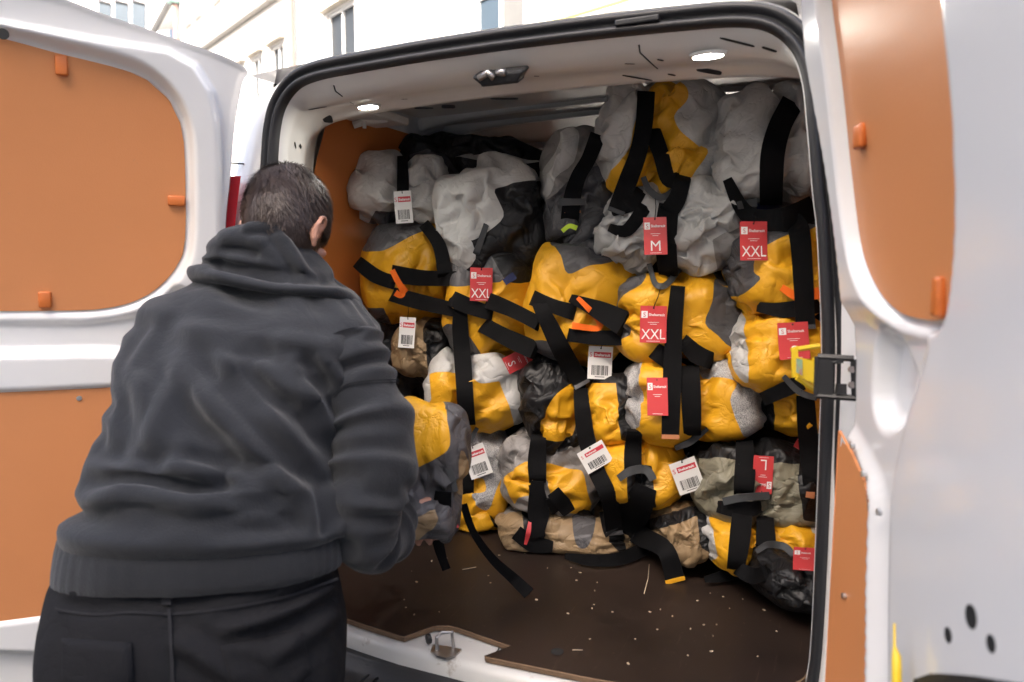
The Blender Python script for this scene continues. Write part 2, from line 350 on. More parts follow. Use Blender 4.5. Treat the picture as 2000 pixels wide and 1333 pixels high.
# tail lamp on the left corner (and its twin on the right)
for sgn in (-1, 1):
    mb = MB(); z = np.linspace(1.23, 1.655, 12)
    sec = [(.765, -.024), (.79, -.028), (.828, -.024), (.86, .0), (.893, .035), (.922, .09), (.915, .12)]
    V = np.array([[(sgn*(x+tumble(zz)+.010), y-.012+.05*max(0, (zz-1.3)/.65)**2, zz) for x, y in sec] for zz in z])
    F = gridfaces(12, len(sec)); o = part('tail_lamp', V.reshape(-1, 3), F if sgn > 0 else [f[::-1] for f in F], M['red'], VAN)
    Vr = np.array([[(sgn*(x+tumble(zz)+.0125), y-.0165+.05*max(0, (zz-1.3)/.65)**2, zz) for x, y in ((.790, -.026), (.805, -.026), (.818, -.024))] for zz in np.linspace(1.26, 1.61, 8)])
    F = gridfaces(8, 3); part('lamp_reflector', Vr.reshape(-1, 3), F if sgn > 0 else [f[::-1] for f in F], M['redpale'], o)
# seam lines on the corner panel
mb = MB(); mb.tube([(-.885+tumble(1.69), .06, 1.695), (-.80+tumble(1.69), .012, 1.70), (-.705+tumble(1.69), .006, 1.69)], .0022, 6); mb.build('panel_gap', M['dark'], VAN)
# side liners, roof, bulkhead
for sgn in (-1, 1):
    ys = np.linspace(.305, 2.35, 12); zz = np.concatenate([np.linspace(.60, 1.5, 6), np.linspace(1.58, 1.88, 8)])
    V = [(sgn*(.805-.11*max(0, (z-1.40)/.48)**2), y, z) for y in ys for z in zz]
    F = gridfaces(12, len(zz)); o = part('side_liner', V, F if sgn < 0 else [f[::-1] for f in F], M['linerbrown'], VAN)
    V = [(sgn*x, y, z) for y in ys for x, z in ((.70, 1.872), (.69, 1.90), (.66, 1.945), (.60, 1.965))]
    F = gridfaces(12, 4); part('roof_rail', V, F if sgn < 0 else [f[::-1] for f in F], M['rib'], VAN)
ys = np.linspace(.15, 2.4, 16); xs = np.linspace(-.72, .72, 30)
V = [(x, y, 1.955+.018*(1-(x/.72)**2)) for y in ys for x in xs]
part('roof_lining', V, [f[::-1] for f in gridfaces(16, 30)], M['roofsteel'], VAN)
for k, yy in enumerate((.44, .80, .98, 1.5, 1.9)):
    xs = np.linspace(-.68, .68, 24); sec = [(-.045, .02), (-.04, -.005), (-.024, -.016), (-.02, -.030), (.02, -.030), (.024, -.016), (.04, -.005), (.045, .02)]
    h = 1.0 if k else .6
    V = [(x, yy+y, 1.952+.018*(1-(x/.72)**2)+z*h-.03*abs(x/.7)**6) for x in xs for y, z in sec]
    part('roof_rib', V, gridfaces(24, 8), M['rib'], VAN)
mb = MB(); mb.box((0, 2.42, 1.0), (.85, .02, .47)); mb.build('bulkhead', M['dark'], VAN)
mb = MB(); mb.box((0, 3.6, .62), (.9, 1.2, .03)); mb.build('cab_floor', M['dark'], VAN)
mb = MB(); mb.box(at(1040, 283, 1, 1.9), (.35, .02, .04), bev=.01); mb.build('cross_rail', M['paint_in'], VAN)
# cargo lamps, lit
lampm = emit('lit_lamp_lens', (1, .95, .86), 95.0)
for (px, py, vs_) in ((720, 208, .7), (1382, 108, .6)):
    c, _ = on_frame(px, py, .06); nn = np.array([0, -.22, -1.0]); nn = nn/np.linalg.norm(nn); c = c-FW*.004; u = np.array([1.0, 0, 0]); u -= nn*(u@nn); u /= np.linalg.norm(u); v = np.cross(nn, u); th = np.arange(24)*2*math.pi/24
    def oval(k, o): return [c+nn*o+u*.031*k*math.cos(t)+v*.019*vs_*k*math.sin(t) for t in th]
    o = part('cargo_lamp', oval(.96, .004), [tuple(range(24))], lampm, VAN, False)
    part('lamp_bezel', oval(.96, .0035)+oval(1.0, .006)+oval(1.18, .005)+oval(1.25, -.002), gridfaces(4, 24, True)+[tuple(range(24))], M['paint_in'], o)
# header details: slots, holes, seam and the upper latch
def slot(px, py, y, w, d, name='frame_slot', rot=0.0):
    c, nn = on_frame(px, py, y); u_ = RT-nn*(RT@nn); u_ /= np.linalg.norm(u_); v_ = np.cross(nn, u_); v_ = v_ if v_@DN > 0 else -v_; th = np.arange(16)*2*math.pi/16
    q = [(math.copysign(abs(math.cos(t))**.5, math.cos(t))*w/2, math.copysign(abs(math.sin(t))**.5, math.sin(t))*d/2) for t in th]
    V = [c+u_*a+v_*b_+nn*.0015 for a, b_ in q]
    part(name, V, [tuple(range(16))], M['dark'], VAN, False)
for a in ((790, 193, .08, .016, .005, -.1), (828, 212, .17, .05, .004, -.2), (876, 209, .195, .036, .010, -.2), (985, 194, .19, .07, .005, -.2), (1048, 148, .06, .012, .006, -.1), (1230, 124, .06, .022, .006, -.15),
          (1245, 152, .2, .07, .004, -.18), (1385, 139, .2, .055, .011, -.15), (1312, 146, .2, .018, .004, -.1), (620, 211, .04, .05, .006, -.1), (640, 232, .17, .028, .028, .5), (1503, 96, .07, .03, .007, .1), (1440, 82, .045, .07, .006, -.12),
          (1290, 117, .07, .014, .004, -.1), (576, 284, .03, .005, .020, .0), (586, 286, .04, .009, .017, .0), (576, 331, .03, .009, .007, .0)):
    slot(a[0], a[1], a[2], a[3], a[4], rot=a[5])
for q in (((652, 167), (655, 178), (668, 188), (690, 203)), ((1248, 88), (1250, 103), (1268, 120), (1284, 134))):
    Pq = [(lambda h: h[0]+h[1]*.0005)(on_frame(*v_, .05)) for v_ in q]; mb = MB(); mb.tube(Pq, .0016, 6); mb.build('header_seam', M['dark'], VAN)
c = at(980, 150, 1, .02); mb = MB()
rx = np.array([[1, 0, 0], [0, math.cos(.5), -math.sin(.5)], [0, math.sin(.5), math.cos(.5)]])
V, F = boxvf((.062, .022, .014), .006); V[:, 0] *= 1-.25*(V[:, 2] < 0); mb.add(V@rx.T+c, F); latch = mb.build('upper_latch', M['plastic'], VAN)
mb = MB(); mb.tube([c+np.array([-.045, -.022, -.004]), c+np.array([-.02, -.028, .004]), c+np.array([-.008, -.024, -.008])], .008, 8); mb.tube([c+np.array([.0, -.022, .004]), c+np.array([.02, -.027, .0])], .008, 8); mb.build('latch_claw', M['steel'], latch, True)
# left upper bracket with wiring clips
mb = MB(); mb.tube([at(690, 245, 1, .4), at(712, 238, 1, .42), at(756, 232, 1, .46)], .011, 8); mb.box(at(712, 232, 1, .45), (.10, .1, .012), bev=.005); mb.build('wiring_bracket', M['paint_in'], VAN)
for px in (672, 712):
    mb = MB(); mb.tube([at(px, 236, 1, .4), at(px, 251, 1, .4)], .006, 8); mb.build('wiring_clip', M['paint_in'], VAN)

# --- floor board with curved rear edge and latch notch
rear = smoothpoly([(-.675, .06), (-.665, .0), (-.62, -.06), (-.50, -.125), (-.333, -.163), (-.166, -.183)], 5).tolist()
notch = [(-.150, -.184), (-.115, -.115), (-.085, -.098), (-.06, -.097), (.085, -.123), (.052, -.182)]
rear2 = smoothpoly([(.056, -.184), (.224, -.174), (.329, -.165), (.48, -.135), (.60, -.075), (.665, -.005), (.676, .06)], 5).tolist()
outl = rear+notch+rear2+[(.69, .25), (.80, .33), (.80, 2.40), (-.80, 2.40), (-.80, .33), (-.69, .25)]
V, F = prism(outl, .590, .600)
fl = part('load_floor', V, F, M['floor'], VAN, False)
edge = np.array(rear+notch+rear2)
mb = MB(); 
tg = np.gradient(edge, axis=0); nrm = np.stack([tg[:, 1], -tg[:, 0]], 1); nrm /= np.linalg.norm(nrm, axis=1)[:, None]
rows = [np.c_[edge+nrm*.001, np.full(len(edge), .5995)], np.c_[edge+nrm*.0035, np.full(len(edge), .598)], np.c_[edge+nrm*.003, np.full(len(edge), .588)]]
part('plywood_edge', np.concatenate(rows), gridfaces(3, len(edge)), M['wood'], fl, False)
# floor drain hole rim and debris
c = at(1088, 1274, 2, .601); th = np.arange(20)*2*math.pi/20
part('lashing_hole', [c+np.array([.014*math.cos(t), .014*math.sin(t), .001]) for t in th], [tuple(range(20))], M['dark'], fl, False)
rnd = random.Random(4)
chipm = mat('pale_wood_chips', (.50, .40, .28), .8, var=.2, vs=50)
spots = [(1128, 1135), (1163, 1155), (1192, 1180), (1199, 1197), (1160, 1190), (1245, 1197), (1266, 1197), (1313, 1205), (1309, 1186), (1292, 1192), (1358, 1175), (1384, 1157), (1415, 1167), (1453, 1172), (1448, 1198), (1489, 1193), (1518, 1235), (1310, 1226), (1372, 1222), (1343, 1282), (1438, 1296), (1226, 1298), (1393, 1274), (906, 1083), (972, 1086), (957, 1140), (1060, 1119), (1068, 1111), (1169, 1139), (1070, 1100), (1048, 1173), (812, 1138), (765, 1191), (806, 1202), (1158, 1183), (838, 1090), (840, 1097), (1135, 1120), (1462, 1160), (1346, 1230), (1110, 1200), (1021, 1210), (1240, 1250), (1150, 1250), (1290, 1170)]
mb = MB()
for (px, py) in spots[::3]+spots[1::3]:
    c = at(px+rnd.uniform(-4, 4), py, 2, .6); a = rnd.uniform(0, 3.14); s_ = rnd.uniform(.25, .7)
    rz = np.array([[math.cos(a), -math.sin(a), 0], [math.sin(a), math.cos(a), 0], [0, 0, 1]])
    mb.box(c+np.array([0, 0, .0018]), (.0055*s_, .0028*s_, .001), rz)
for i in range(18):
    c = at(rnd.uniform(760, 1560), rnd.uniform(1080, 1300), 2, .6)
    if c[1] > .42 or c[1] < -.15 or abs(c[0]) > .66: continue
    a = rnd.uniform(0, 3.14); s_ = rnd.uniform(.15, .4); rz = np.array([[math.cos(a), -math.sin(a), 0], [math.sin(a), math.cos(a), 0], [0, 0, 1]])
    mb.box(c+np.array([0, 0, .0015]), (.005*s_, .003*s_, .0008), rz)
ch = mb.build('wood_chips', chipm); tag(ch, 'scattered pale wood chips and crumbs on the brown van floor', 'debris', kind='stuff')
for (p0, p1, p2) in (((1268, 1103), (1266, 1130), (1258, 1160)), ((903, 1113), (915, 1111), (930, 1108)), ((1118, 1270), (1128, 1270), (1138, 1270))):
    mb = MB(); mb.tube([at(*p, 2, .602) for p in (p0, p1, p2)], .0012, 5); tag(mb.build('loose_thread', chipm, None, True), {1268: 'long white loose thread on the floor below the tan bags', 903: 'short pale splinter on the floor behind the trailing strap', 1118: 'tiny pale straw beside the round floor hole'}[p0[0]], 'thread')
# --- white sill following the floor edge, striker well, bumper step
E2 = np.array(rear+[(-.150, -.184), (.056, -.184)]+rear2); tg = np.gradient(E2, axis=0); nr = np.stack([tg[:, 1], -tg[:, 0]], 1); nr /= np.linalg.norm(nr, axis=1)[:, None]
secs = [(-.11, .585), (.004, .585), (.016, .582), (.024, .570), (.027, .535), (.03, .49)]
rows = [np.c_[E2+nr*o, np.full(len(E2), z)] for o, z in secs]
sillm = mat('scuffed_white_sill', (.62, .61, .58), .35, var=.05, coat=.3, dirt=(.20, .13, .07), ds=14, dthr=.60)
sill = part('rear_sill', np.concatenate(rows), [f for f in gridfaces(len(secs), len(E2))], sillm, VAN)
# well for the striker: recessed floor patch with darker back wall
wl = [at(777, 1243, 2, .586), at(803, 1218, 2, .586), at(832, 1216, 2, .586), at(956, 1253, 2, .586), at(942, 1279, 2, .586)]
part('well_wall', [p+np.array([0, 0, dz]) for dz in (0, .013) for p in wl[1:4]], [(0, 1, 4, 3), (1, 2, 5, 4)], M['plastic'], sill, False)
sp = at(868, 1268, 2, .588); mb = MB()
V, F = prism([(sp[0]+a, sp[1]+b_) for a, b_ in ((-.032, .004), (-.022, -.022), (.0, -.034), (.024, -.034), (.036, -.02), (.036, .012), (.01, .012))], .586, .590); mb.add(V, F)
mb.tube([sp+np.array([-.012, -.012, .0]), sp+np.array([-.012, -.012, .030]), sp+np.array([-.006, .0, .036]), sp+np.array([.012, .012, .036]), sp+np.array([.016, .012, .0])], .0042, 8)
mb.build('striker', M['steel'], VAN, False)
c = at(834, 1249, 2, .598); mb = MB(); mb.tube([c, c+np.array([.004, .006, .0])], .011, 12); mb.build('rubber_stop', M['plastic'], VAN)
secs = [(.028, .545), (.045, .548), (.055, .542), (.06, .515), (.085, .512), (.10, .508), (.115, .514), (.125, .505), (.135, .47), (.13, .30), (.02, .22)]
rows = [np.c_[E2*np.array([1.28, 1])+nr*o+np.array([0, .02]), np.full(len(E2), z)] for o, z in secs]
bump = part('rear_bumper', np.concatenate(rows), gridfaces(len(secs), len(E2)), M['plastic'], VAN)
for i in range(26):
    x = -.62+i*.05; j = np.argmin(abs(E2[:, 0]*1.28-x)); p0 = E2[j]*np.array([1.28, 1])+nr[j]*.062+np.array([0, .02]); p1 = E2[j]*np.array([1.28, 1])+nr[j]*.11+np.array([0, .02])
    mb = MB(); mb.tube([(p0[0], p0[1], .514), (p1[0], p1[1], .512)], .0035, 6); mb.build('tread_rib', M['plastic'], bump)
# wheels under the body
for sx in (-.80, .80):
    for yy in (.95, 4.0):
        mb = MB(); th = np.linspace(0, 2*math.pi, 33)[:-1]; Pq = []
        sec = [(-.10, .20), (-.10, .29), (-.07, .325), (.07, .325), (.10, .29), (.10, .20)]
        V = [(sx+o, yy+r_*math.cos(t), .33+r_*math.sin(t)) for t in th for o, r_ in sec]
        F = [(i*6+j, i*6+j+1, ((i+1) % 32)*6+j+1, ((i+1) % 32)*6+j) for i in range(32) for j in range(5)]
        w = part('wheel', V, F, M['rubber'], VAN); V = [(sx+math.copysign(.09, sx), yy+.20*math.cos(t), .33+.20*math.sin(t)) for t in th]
        part('rim', V, [tuple(range(32))], M['steel'], w, False)

# ================================================================== REAR DOORS
def barrel(z): return np.where(z > 1.2, .055*((z-1.2)/.55)**2, .03*((z-1.2)/.6)**2)
class Door:
    def __init__(s, name, hinge, U, N, label):
        s.h = np.array([hinge[0], hinge[1], 0.]); s.U = np.array([U[0], U[1], 0.]); s.N = np.array([N[0], N[1], 0.]); s.o = bpy.data.objects.new(name, None); COL.objects.link(s.o); s.o.parent = VAN; s.o['label'] = label
    def sz(s, px, py, off=0.0):                    # photo pixel -> (along door, height) on the door's inner surface
        z = 1.2; d = ray(px, py)
        for _ in range(12):
            b = float(barrel(np.array(z)))+off; t = ((s.h+s.N*b-CAMP)@s.N)/(d@s.N); P = CAMP+d*t; z = z*.4+.6*min(max(P[2], .1), 2.3)
        return np.array([(P-s.h)@s.U, P[2]])
    def P(s, sz, off):
        sz = np.atleast_2d(sz); b = barrel(sz[:, 1])+off
        return s.h+sz[:, :1]*s.U+b[:, None]*s.N+np.c_[np.zeros(len(sz)), np.zeros(len(sz)), sz[:, 1]]
    def poly(s, pts, off=0.0, k=5, closed=True): return smoothpoly([s.sz(*p, off) for p in pts], k, closed)
    def raw(s, pts, off=0.0): return np.array([s.sz(*p, off) for p in pts])
    def sheet(s, name, outline, hfun, m, step=.008):
        lo, hi = outline.min(0)-.01, outline.max(0)+.01; nu = int((hi[0]-lo[0])/step)+2; nv = int((hi[1]-lo[1])/step)+2
        g = np.stack(np.meshgrid(np.linspace(lo[0], hi[0], nu), np.linspace(lo[1], hi[1], nv), indexing='ij'), -1).reshape(-1, 2)
        d = sdpoly(g, outline); V = np.c_[g, np.zeros(len(g))]; T = tris(gridfaces(nu, nv)); ins, _ = clip(V, T, d)
        q = ins[0][:, :2]; X = s.P(q, 0)+hfun(q)[:, None]*s.N
        return part(name, X, ins[1], m, s.o)
    def board(s, name, outline, off, m, th=.004):
        n = len(outline); a = s.P(outline, off); b = s.P(outline, off+th); 
        g = outline; lo, hi = g.min(0), g.max(0); nv = max(4, int((hi[1]-lo[1])/.04))
        gg = np.stack(np.meshgrid(np.linspace(lo[0]-.005, hi[0]+.005, 16), np.linspace(lo[1]-.005, hi[1]+.005, nv), indexing='ij'), -1).reshape(-1, 2)
        ins, _ = clip(np.c_[gg, np.zeros(len(gg))], tris(gridfaces(16, nv)), sdpoly(gg, g)); X = s.P(ins[0][:, :2], off+th)
        V = np.concatenate([X, b, a]); k = len(X); F = [tuple(t) for t in ins[1]]+[(k+i, k+(i+1) % n, k+n+(i+1) % n, k+n+i) for i in range(n)]
        return part(name, V, F, m, s.o, False)
    def block(s, name, c, w, h, t, off, m, bev=.004):
        V, F = boxvf((w/2, t/2, h/2), bev); sz = s.sz(*c, off); p = s.P(sz, off)[0]
        X = p+V[:, :1]*s.U+V[:, 1:2]*s.N+V[:, 2:]*np.array([0, 0, 1.0]); return part(name, X, F, m, s.o, True)
    def disc(s, name, c, r, off, m, t=.006):
        sz = s.sz(*c, off); p = s.P(sz, off)[0]; mb = MB(); mb.tube([p, p+s.N*t], r, 18); return mb.build(name, m, s.o, False)
def sstep(x, a, b): t = np.clip((x-a)/(b-a), 0, 1); return t*t*(3-2*t)

# ---- left door, swung well past square
ph = R(47); LD = Door('rear_door', (-.770, -.045), (-math.sin(ph), -math.cos(ph)), (math.cos(ph), -math.sin(ph)), 'left rear door with wide orange upper and lower boards')
Lout = LD.poly([(-560, -420), (-250, -170), (130, 0), (300, 62), (400, 97), (455, 119), (484, 141), (472, 168), (458, 250), (449, 350), (441, 430), (432, 600), (428, 800), (425, 1000), (424, 1250), (420, 1420), (300, 1430), (0, 1420), (-560, 1400)], 0, 4)
Lridge = LD.raw([(-700, -260), (-300, -70), (0, 42), (200, 78), (330, 98), (385, 128), (418, 180), (432, 240), (437, 330), (438, 460), (425, 700), (418, 1000), (415, 1340), (-700, 1340)])
Lup = LD.poly([(-700, -60), (-300, 5), (0, 76), (105, 104), (240, 138), (295, 163), (335, 203), (356, 255), (362, 330), (362, 470), (346, 520), (310, 562), (260, 590), (195, 604), (100, 607), (-300, 609), (-700, 611)], .0, 5)
Lhand = LD.poly([(-700, 625), (60, 622), (190, 620), (290, 600), (345, 560), (380, 600), (330, 700), (240, 690), (150, 688), (60, 690), (-700, 697)], .0, 5)
Llow = LD.poly([(-700, 785), (-300, 773), (0, 764), (180, 756), (330, 750), (352, 775), (358, 850), (356, 1000), (340, 1180), (300, 1240), (200, 1256), (95, 1252), (0, 1243), (-300, 1235), (-700, 1230)], .0, 5)
def fit(Q, smax, zmin, zmax): return np.c_[np.minimum(Q[:, 0], smax), np.clip(Q[:, 1], zmin, zmax)]
Lout = fit(Lout, .725, .34, 2.03); Lridge = fit(Lridge, .695, .38, 1.99); Lup = fit(Lup, .655, .5, 1.95); Lhand = fit(Lhand, .655, .5, 1.95); Llow = fit(Llow, .655, .56, 1.95)
def lh(q):
    a = sdpoly(q, Lridge); u = sdpoly(q, Lup); h_ = sdpoly(q, Lhand); l = sdpoly(q, Llow)
    h = .036*sstep(a, -.006, .016); h = h-.030*sstep(u, -.030, -.004); h = h-.036*sstep(h_, -.012, .02); h = h-.012*sstep(l, -.008, .001)
    o = sdpoly(q, Lout); return h+.004*sstep(-o, -.012, -.004)
LD.sheet('door_shell', Lout, lh, M['paint'], .006)
up = LD.board('upper_board', Lup, .005, M['liner']); LD.board('lower_board', Llow, .022, M['liner'])
for c, w, h in (((120, 128), .026, .046), ((345, 393), .040, .026), ((88, 586), .028, .040)): LD.block('board_clip', c, w, h, .012, .012, M['clipm'])
LD.disc('screw', (155, 778), .006, .026, M['screw'], .004); LD.disc('drain_plug', (6, 67), .012, .036, M['dark'], .002)
# outer skin
outer = Lout.copy(); n = len(outer); V = np.concatenate([LD.P(outer, .002), LD.P(outer, -.055)])
part('door_edge', V, [(i, (i+1) % n, n+(i+1) % n, n+i) for i in range(n)], M['paint'], LD.o, False)
LD.sheet('door_skin', Lout, lambda q: np.full(len(q), -.055), M['paint'], .04)
for pz in (.85,):
    p = LD.P(np.array([[.0, pz]]), -.01)[0]; mb = MB(); mb.box(p, (.03, .03, .035), bev=.006); mb.box(p+np.array([.05, .03, 0]), (.04, .012, .03), bev=.005); mb.build('hinge', M['paint'], LD.o)
mb = MB(); c = np.array(atZ(448, 425, 2.02)); mb.box(c, (.035, .03, .009), bev=.004); mb.box(c+np.array([-.01, 0, -.02]), (.018, .02, .009), bev=.004); mb.build('hinge_cover', M['paint'], LD.o)

# ---- right door, a little past square, close to the camera
a = R(16); RD = Door('rear_door', (.712, -.045), (math.sin(a), -math.cos(a)), (-math.cos(a), -math.sin(a)), 'right rear door seen at a slant, closest to the camera')
Rout = RD.raw([(1545, -330), (1553, -100), (1560, 40), (1567, 120), (1584, 215), (1601, 310), (1621, 450), (1636, 600), (1641, 700), (1640, 790), (1632, 950), (1621, 1107), (1612, 1232), (1606, 1340), (1604, 1420), (2300, 2100), (2330, 600), (2300, -900), (1700, -480)], .03)
Rup = RD.poly([(1622, -180), (1636, -20), (1645, 60), (1660, 180), (1672, 300), (1686, 420), (1702, 505), (1732, 570), (1772, 610), (1815, 623), (1862, 626), (1884, 610), (1897, 540), (1904, 430), (1903, 330), (1896, 180), (1884, 60), (1872, -60), (1850, -230), (1740, -330)], 0, 5)
Rlow = RD.raw([(1667, 842), (1692, 884), (1721, 944), (1730, 985), (1729, 1040), (1727, 1150), (1724, 1400), (1638, 1400), (1650, 1162)])
Rmid = RD.poly([(1640, 640), (1690, 620), (1740, 632), (1800, 655), (1842, 662), (1828, 720), (1802, 800), (1780, 900), (1768, 1000), (1764, 1180), (1762, 1400), (1742, 1400), (1744, 1100), (1742, 975), (1722, 915), (1690, 860), (1664, 800)], 0, 4)
Rhole = RD.poly([(1725, 665), (1745, 640), (1775, 660), (1810, 740), (1812, 775), (1790, 820), (1755, 850), (1728, 830), (1716, 770)], 0, 4)
Rout = fit(Rout, .78, .45, 2.03); Rup = fit(Rup, .9, .5, 1.96); Rlow = fit(Rlow, .9, .55, 1.9); Rmid = fit(Rmid, .9, .52, 1.9)
def rh(q):
    u = sdpoly(q, Rup); m_ = sdpoly(q, Rmid); l = sdpoly(q, Rlow); k = sdpoly(q, Rhole); o = sdpoly(q, Rout)
    h = .03*sstep(o, .0, .018)-.027*sstep(u, -.022, -.002)-.020*sstep(m_, -.035, .02)-.008*sstep(l, -.006, .0)-.030*sstep(k, -.004, .03)
    return h
RD.sheet('door_shell', Rout, rh, M['paint'], .005)
RD.board('upper_board', Rup, .006, M['liner']); RD.board('lower_board', Rlow, .020, M['liner'], .005)
RD.block('board_clip', (1679, 267), .036, .036, .012, .014, M['clipm']); RD.block('board_clip', (1833, 580), .022, .048, .012, .014, M['clipm'])
for p in ((1690, 926), (1721, 1001), (1669, 872), (1652, 1165)): RD.disc('screw', p, .005, .025, M['screw'], .006)
for p, r_ in (((1898, 1205), .0125), ((1853, 1241), .0085), ((1937, 1258), .0088)): RD.disc('mounting_hole', p, r_, .0296, M['dark'], .0012)
n = len(Rout); V = np.concatenate([RD.P(Rout, .002), RD.P(Rout, -.05)])
part('door_edge', V, [(i, (i+1) % n, n+(i+1) % n, n+i) for i in range(n)], M['paint'], RD.o, False)
RD.sheet('door_skin', Rout, lambda q: np.full(len(q), -.05), M['paint'], .04)
bp_ = RD.raw([(1795, 1328), (1830, 1316), (1900, 1320), (2100, 1352), (2100, 1500), (1780, 1500)], .03); RD.board('lower_latch_plate', bp_, .032, M['plastic'], .004)
mb = MB(); mb.tube([RD.P(RD.sz(*p, .05), .05)[0] for p in ((1747, 1218), (1747, 1262), (1751, 1282), (1752, 1360), (1753, 1420))], [.0012, .0018, .0055, .006, .006], 8); mb.build('release_cable', M['yplastic'], RD.o, True)
# door check strap: yellow bracket and black cage
yb = MB()
def plate(mb, pts, y, th=.006):
    A = [at(*p, 1, y) for p in pts]; B = [q-FW*th for q in A]; n = len(A)
    mb.add(np.array(A+B), [tuple(range(n-1, -1, -1)), tuple(range(n, 2*n))]+[(i, (i+1) % n, n+(i+1) % n, n+i) for i in range(n)])
def bar(mb, p, q, y0, y1, r): mb.tube([at(*p, 1, y0), at(*q, 1, y1)], r, 6)
plate(yb, [(1545, 683), (1556, 676), (1558, 735), (1546, 738)], -.06); plate(yb, [(1556, 697), (1587, 706), (1591, 752), (1558, 736)], -.075)
bar(yb, (1546, 684), (1600, 676), -.06, -.03, .005); bar(yb, (1556, 738), (1592, 762), -.07, -.06, .005); bar(yb, (1590, 700), (1592, 760), -.07, -.06, .004)
chk = yb.build('check_strap', M['yplastic'], VAN)
mb = MB(); plate(mb, [(1555, 700), (1567, 703), (1567, 734), (1555, 728)], -.083, .001); mb.build('safety_sticker', mat('green_red_sticker', (.25, .38, .25), .4, var=.6, vs=60, dirt=(.5, .08, .08), ds=70, dthr=.5), chk)
kb = MB()
for p, q, r_ in (((1597, 697), (1668, 701), .006), ((1595, 773), (1672, 778), .006), ((1597, 697), (1595, 773), .006), ((1672, 703), (1674, 777), .006), ((1665, 705), (1667, 775), .004), ((1598, 712), (1640, 706), .004)):
    bar(kb, p, q, -.10, -.10, r_)
plate(kb, [(1596, 700), (1622, 702), (1622, 774), (1595, 772)], -.095, .010); plate(kb, [(1632, 750), (1650, 750), (1650, 770), (1630, 770)], -.10, .008); plate(kb, [(1632, 700), (1646, 702), (1644, 710), (1630, 710)], -.10, .006)
kb.build('check_cage', M['plastic'], chk)
for py in (722, 752):
    mb = MB(); c = at(1662, py, 1, -.10); mb.tube([c, c-FW*.006], .006, 10); mb.build('cage_screw', M['steel'], chk)
# ================================================================== BUILDINGS BEHIND
stucco = mat('white_render', (.88, .86, .82), .9, var=.03, vs=1.5, bump=.2, bs=60)
trim = mat('white_trim', (.80, .79, .77), .7, var=.02)
glass = mat('pale_window_glass', (.065, .09, .115), .25, var=.15, vs=2, spec=.12)
darkglass = mat('dark_window_glass', (.045, .05, .055), .25, var=.2, vs=2, spec=.1)
curtain = mat('pale_curtain', (.15, .15, .145), .9, var=.08, vs=12)
pipe = mat('brown_pink_downpipe', (.30, .19, .17), .5, var=.1)
patina = mat('green_copper', (.25, .40, .36), .6, var=.2, vs=8)
slate = mat('dark_gutter', (.09, .09, .09), .5, var=.1)
stone = mat('weathered_beige_stone', (.42, .35, .27), .9, var=.2, vs=14, bump=.6, bs=40, dirt=(.09, .06, .05), ds=5, dthr=.58)
er = ray(-200, 522); er[2] = 0; er /= np.linalg.norm(er)          # facade runs away to the left
FO = atZ(1000, 522, 8.0); FO[2] = 0; FN = np.array([-er[1], er[0], 0.])
if FN @ (CAMP-FO) < 0: FN = -FN
def fac(px, py):
    d = ray(px, py); t = ((FO-CAMP)@FN)/(d@FN); P = CAMP+d*t; return (P-FO)@er, P[2]
def fP(s, z, o=0.0): return FO+er*s+FN*o+np.array([0, 0, z])
BLD = root('white_building', 'pale rendered building with tall windows running away behind the van', 'building', tuple(fP(4, 0)))
wins = []                                                       # (s0, s1, z0, z1, style)
def wadd(x0, x1, ytop, zh, st):
    s0, zt = fac(x0, ytop); s1, _ = fac(x1, ytop); wins.append((min(s0, s1), max(s0, s1), zt-zh, zt, st))
zt1 = fac(657, 18)[1]
wadd(637, 692, 20, 2.3, 'open'); wadd(925, 1022, -60, 2.3, 'shut'); wadd(528, 553, 79, 2.3, 'thin'); wadd(491, 511, 107, 2.3, 'thin'); wadd(462, 477, 134, 2.3, 'thin')
wins = [(a, b, zt1-2.3, zt1, st) for a, b, _, _, st in wins]
zu = fac(372, 22)[1]
for x0, x1 in ((420, 432), (384, 394), (364, 374)):
    s0, _ = fac(x0, 40); s1, _ = fac(x1, 40); wins.append((min(s0, s1), max(s0, s1), zu-.2, zu+2.0, 'thin'))
S0, S1, ZT = -7.0, fac(338, 60)[0], 11.0
sb = sorted({S0, S1, *[w[0] for w in wins], *[w[1] for w in wins]}); zb = sorted({0.0, ZT, *[w[2] for w in wins], *[w[3] for w in wins]})
mb = MB()
for i in range(len(sb)-1):
    for j in range(len(zb)-1):
        sm, zm = (sb[i]+sb[i+1])/2, (zb[j]+zb[j+1])/2
        if any(w[0] < sm < w[1] and w[2] < zm < w[3] for w in wins): continue
        mb.add([fP(sb[i], zb[j]), fP(sb[i+1], zb[j]), fP(sb[i+1], zb[j+1]), fP(sb[i], zb[j+1])], [(0, 1, 2, 3)])
mb.build('wall', stucco, BLD)
RF = np.stack([er, FN, np.array([0, 0, 1.0])], 1)
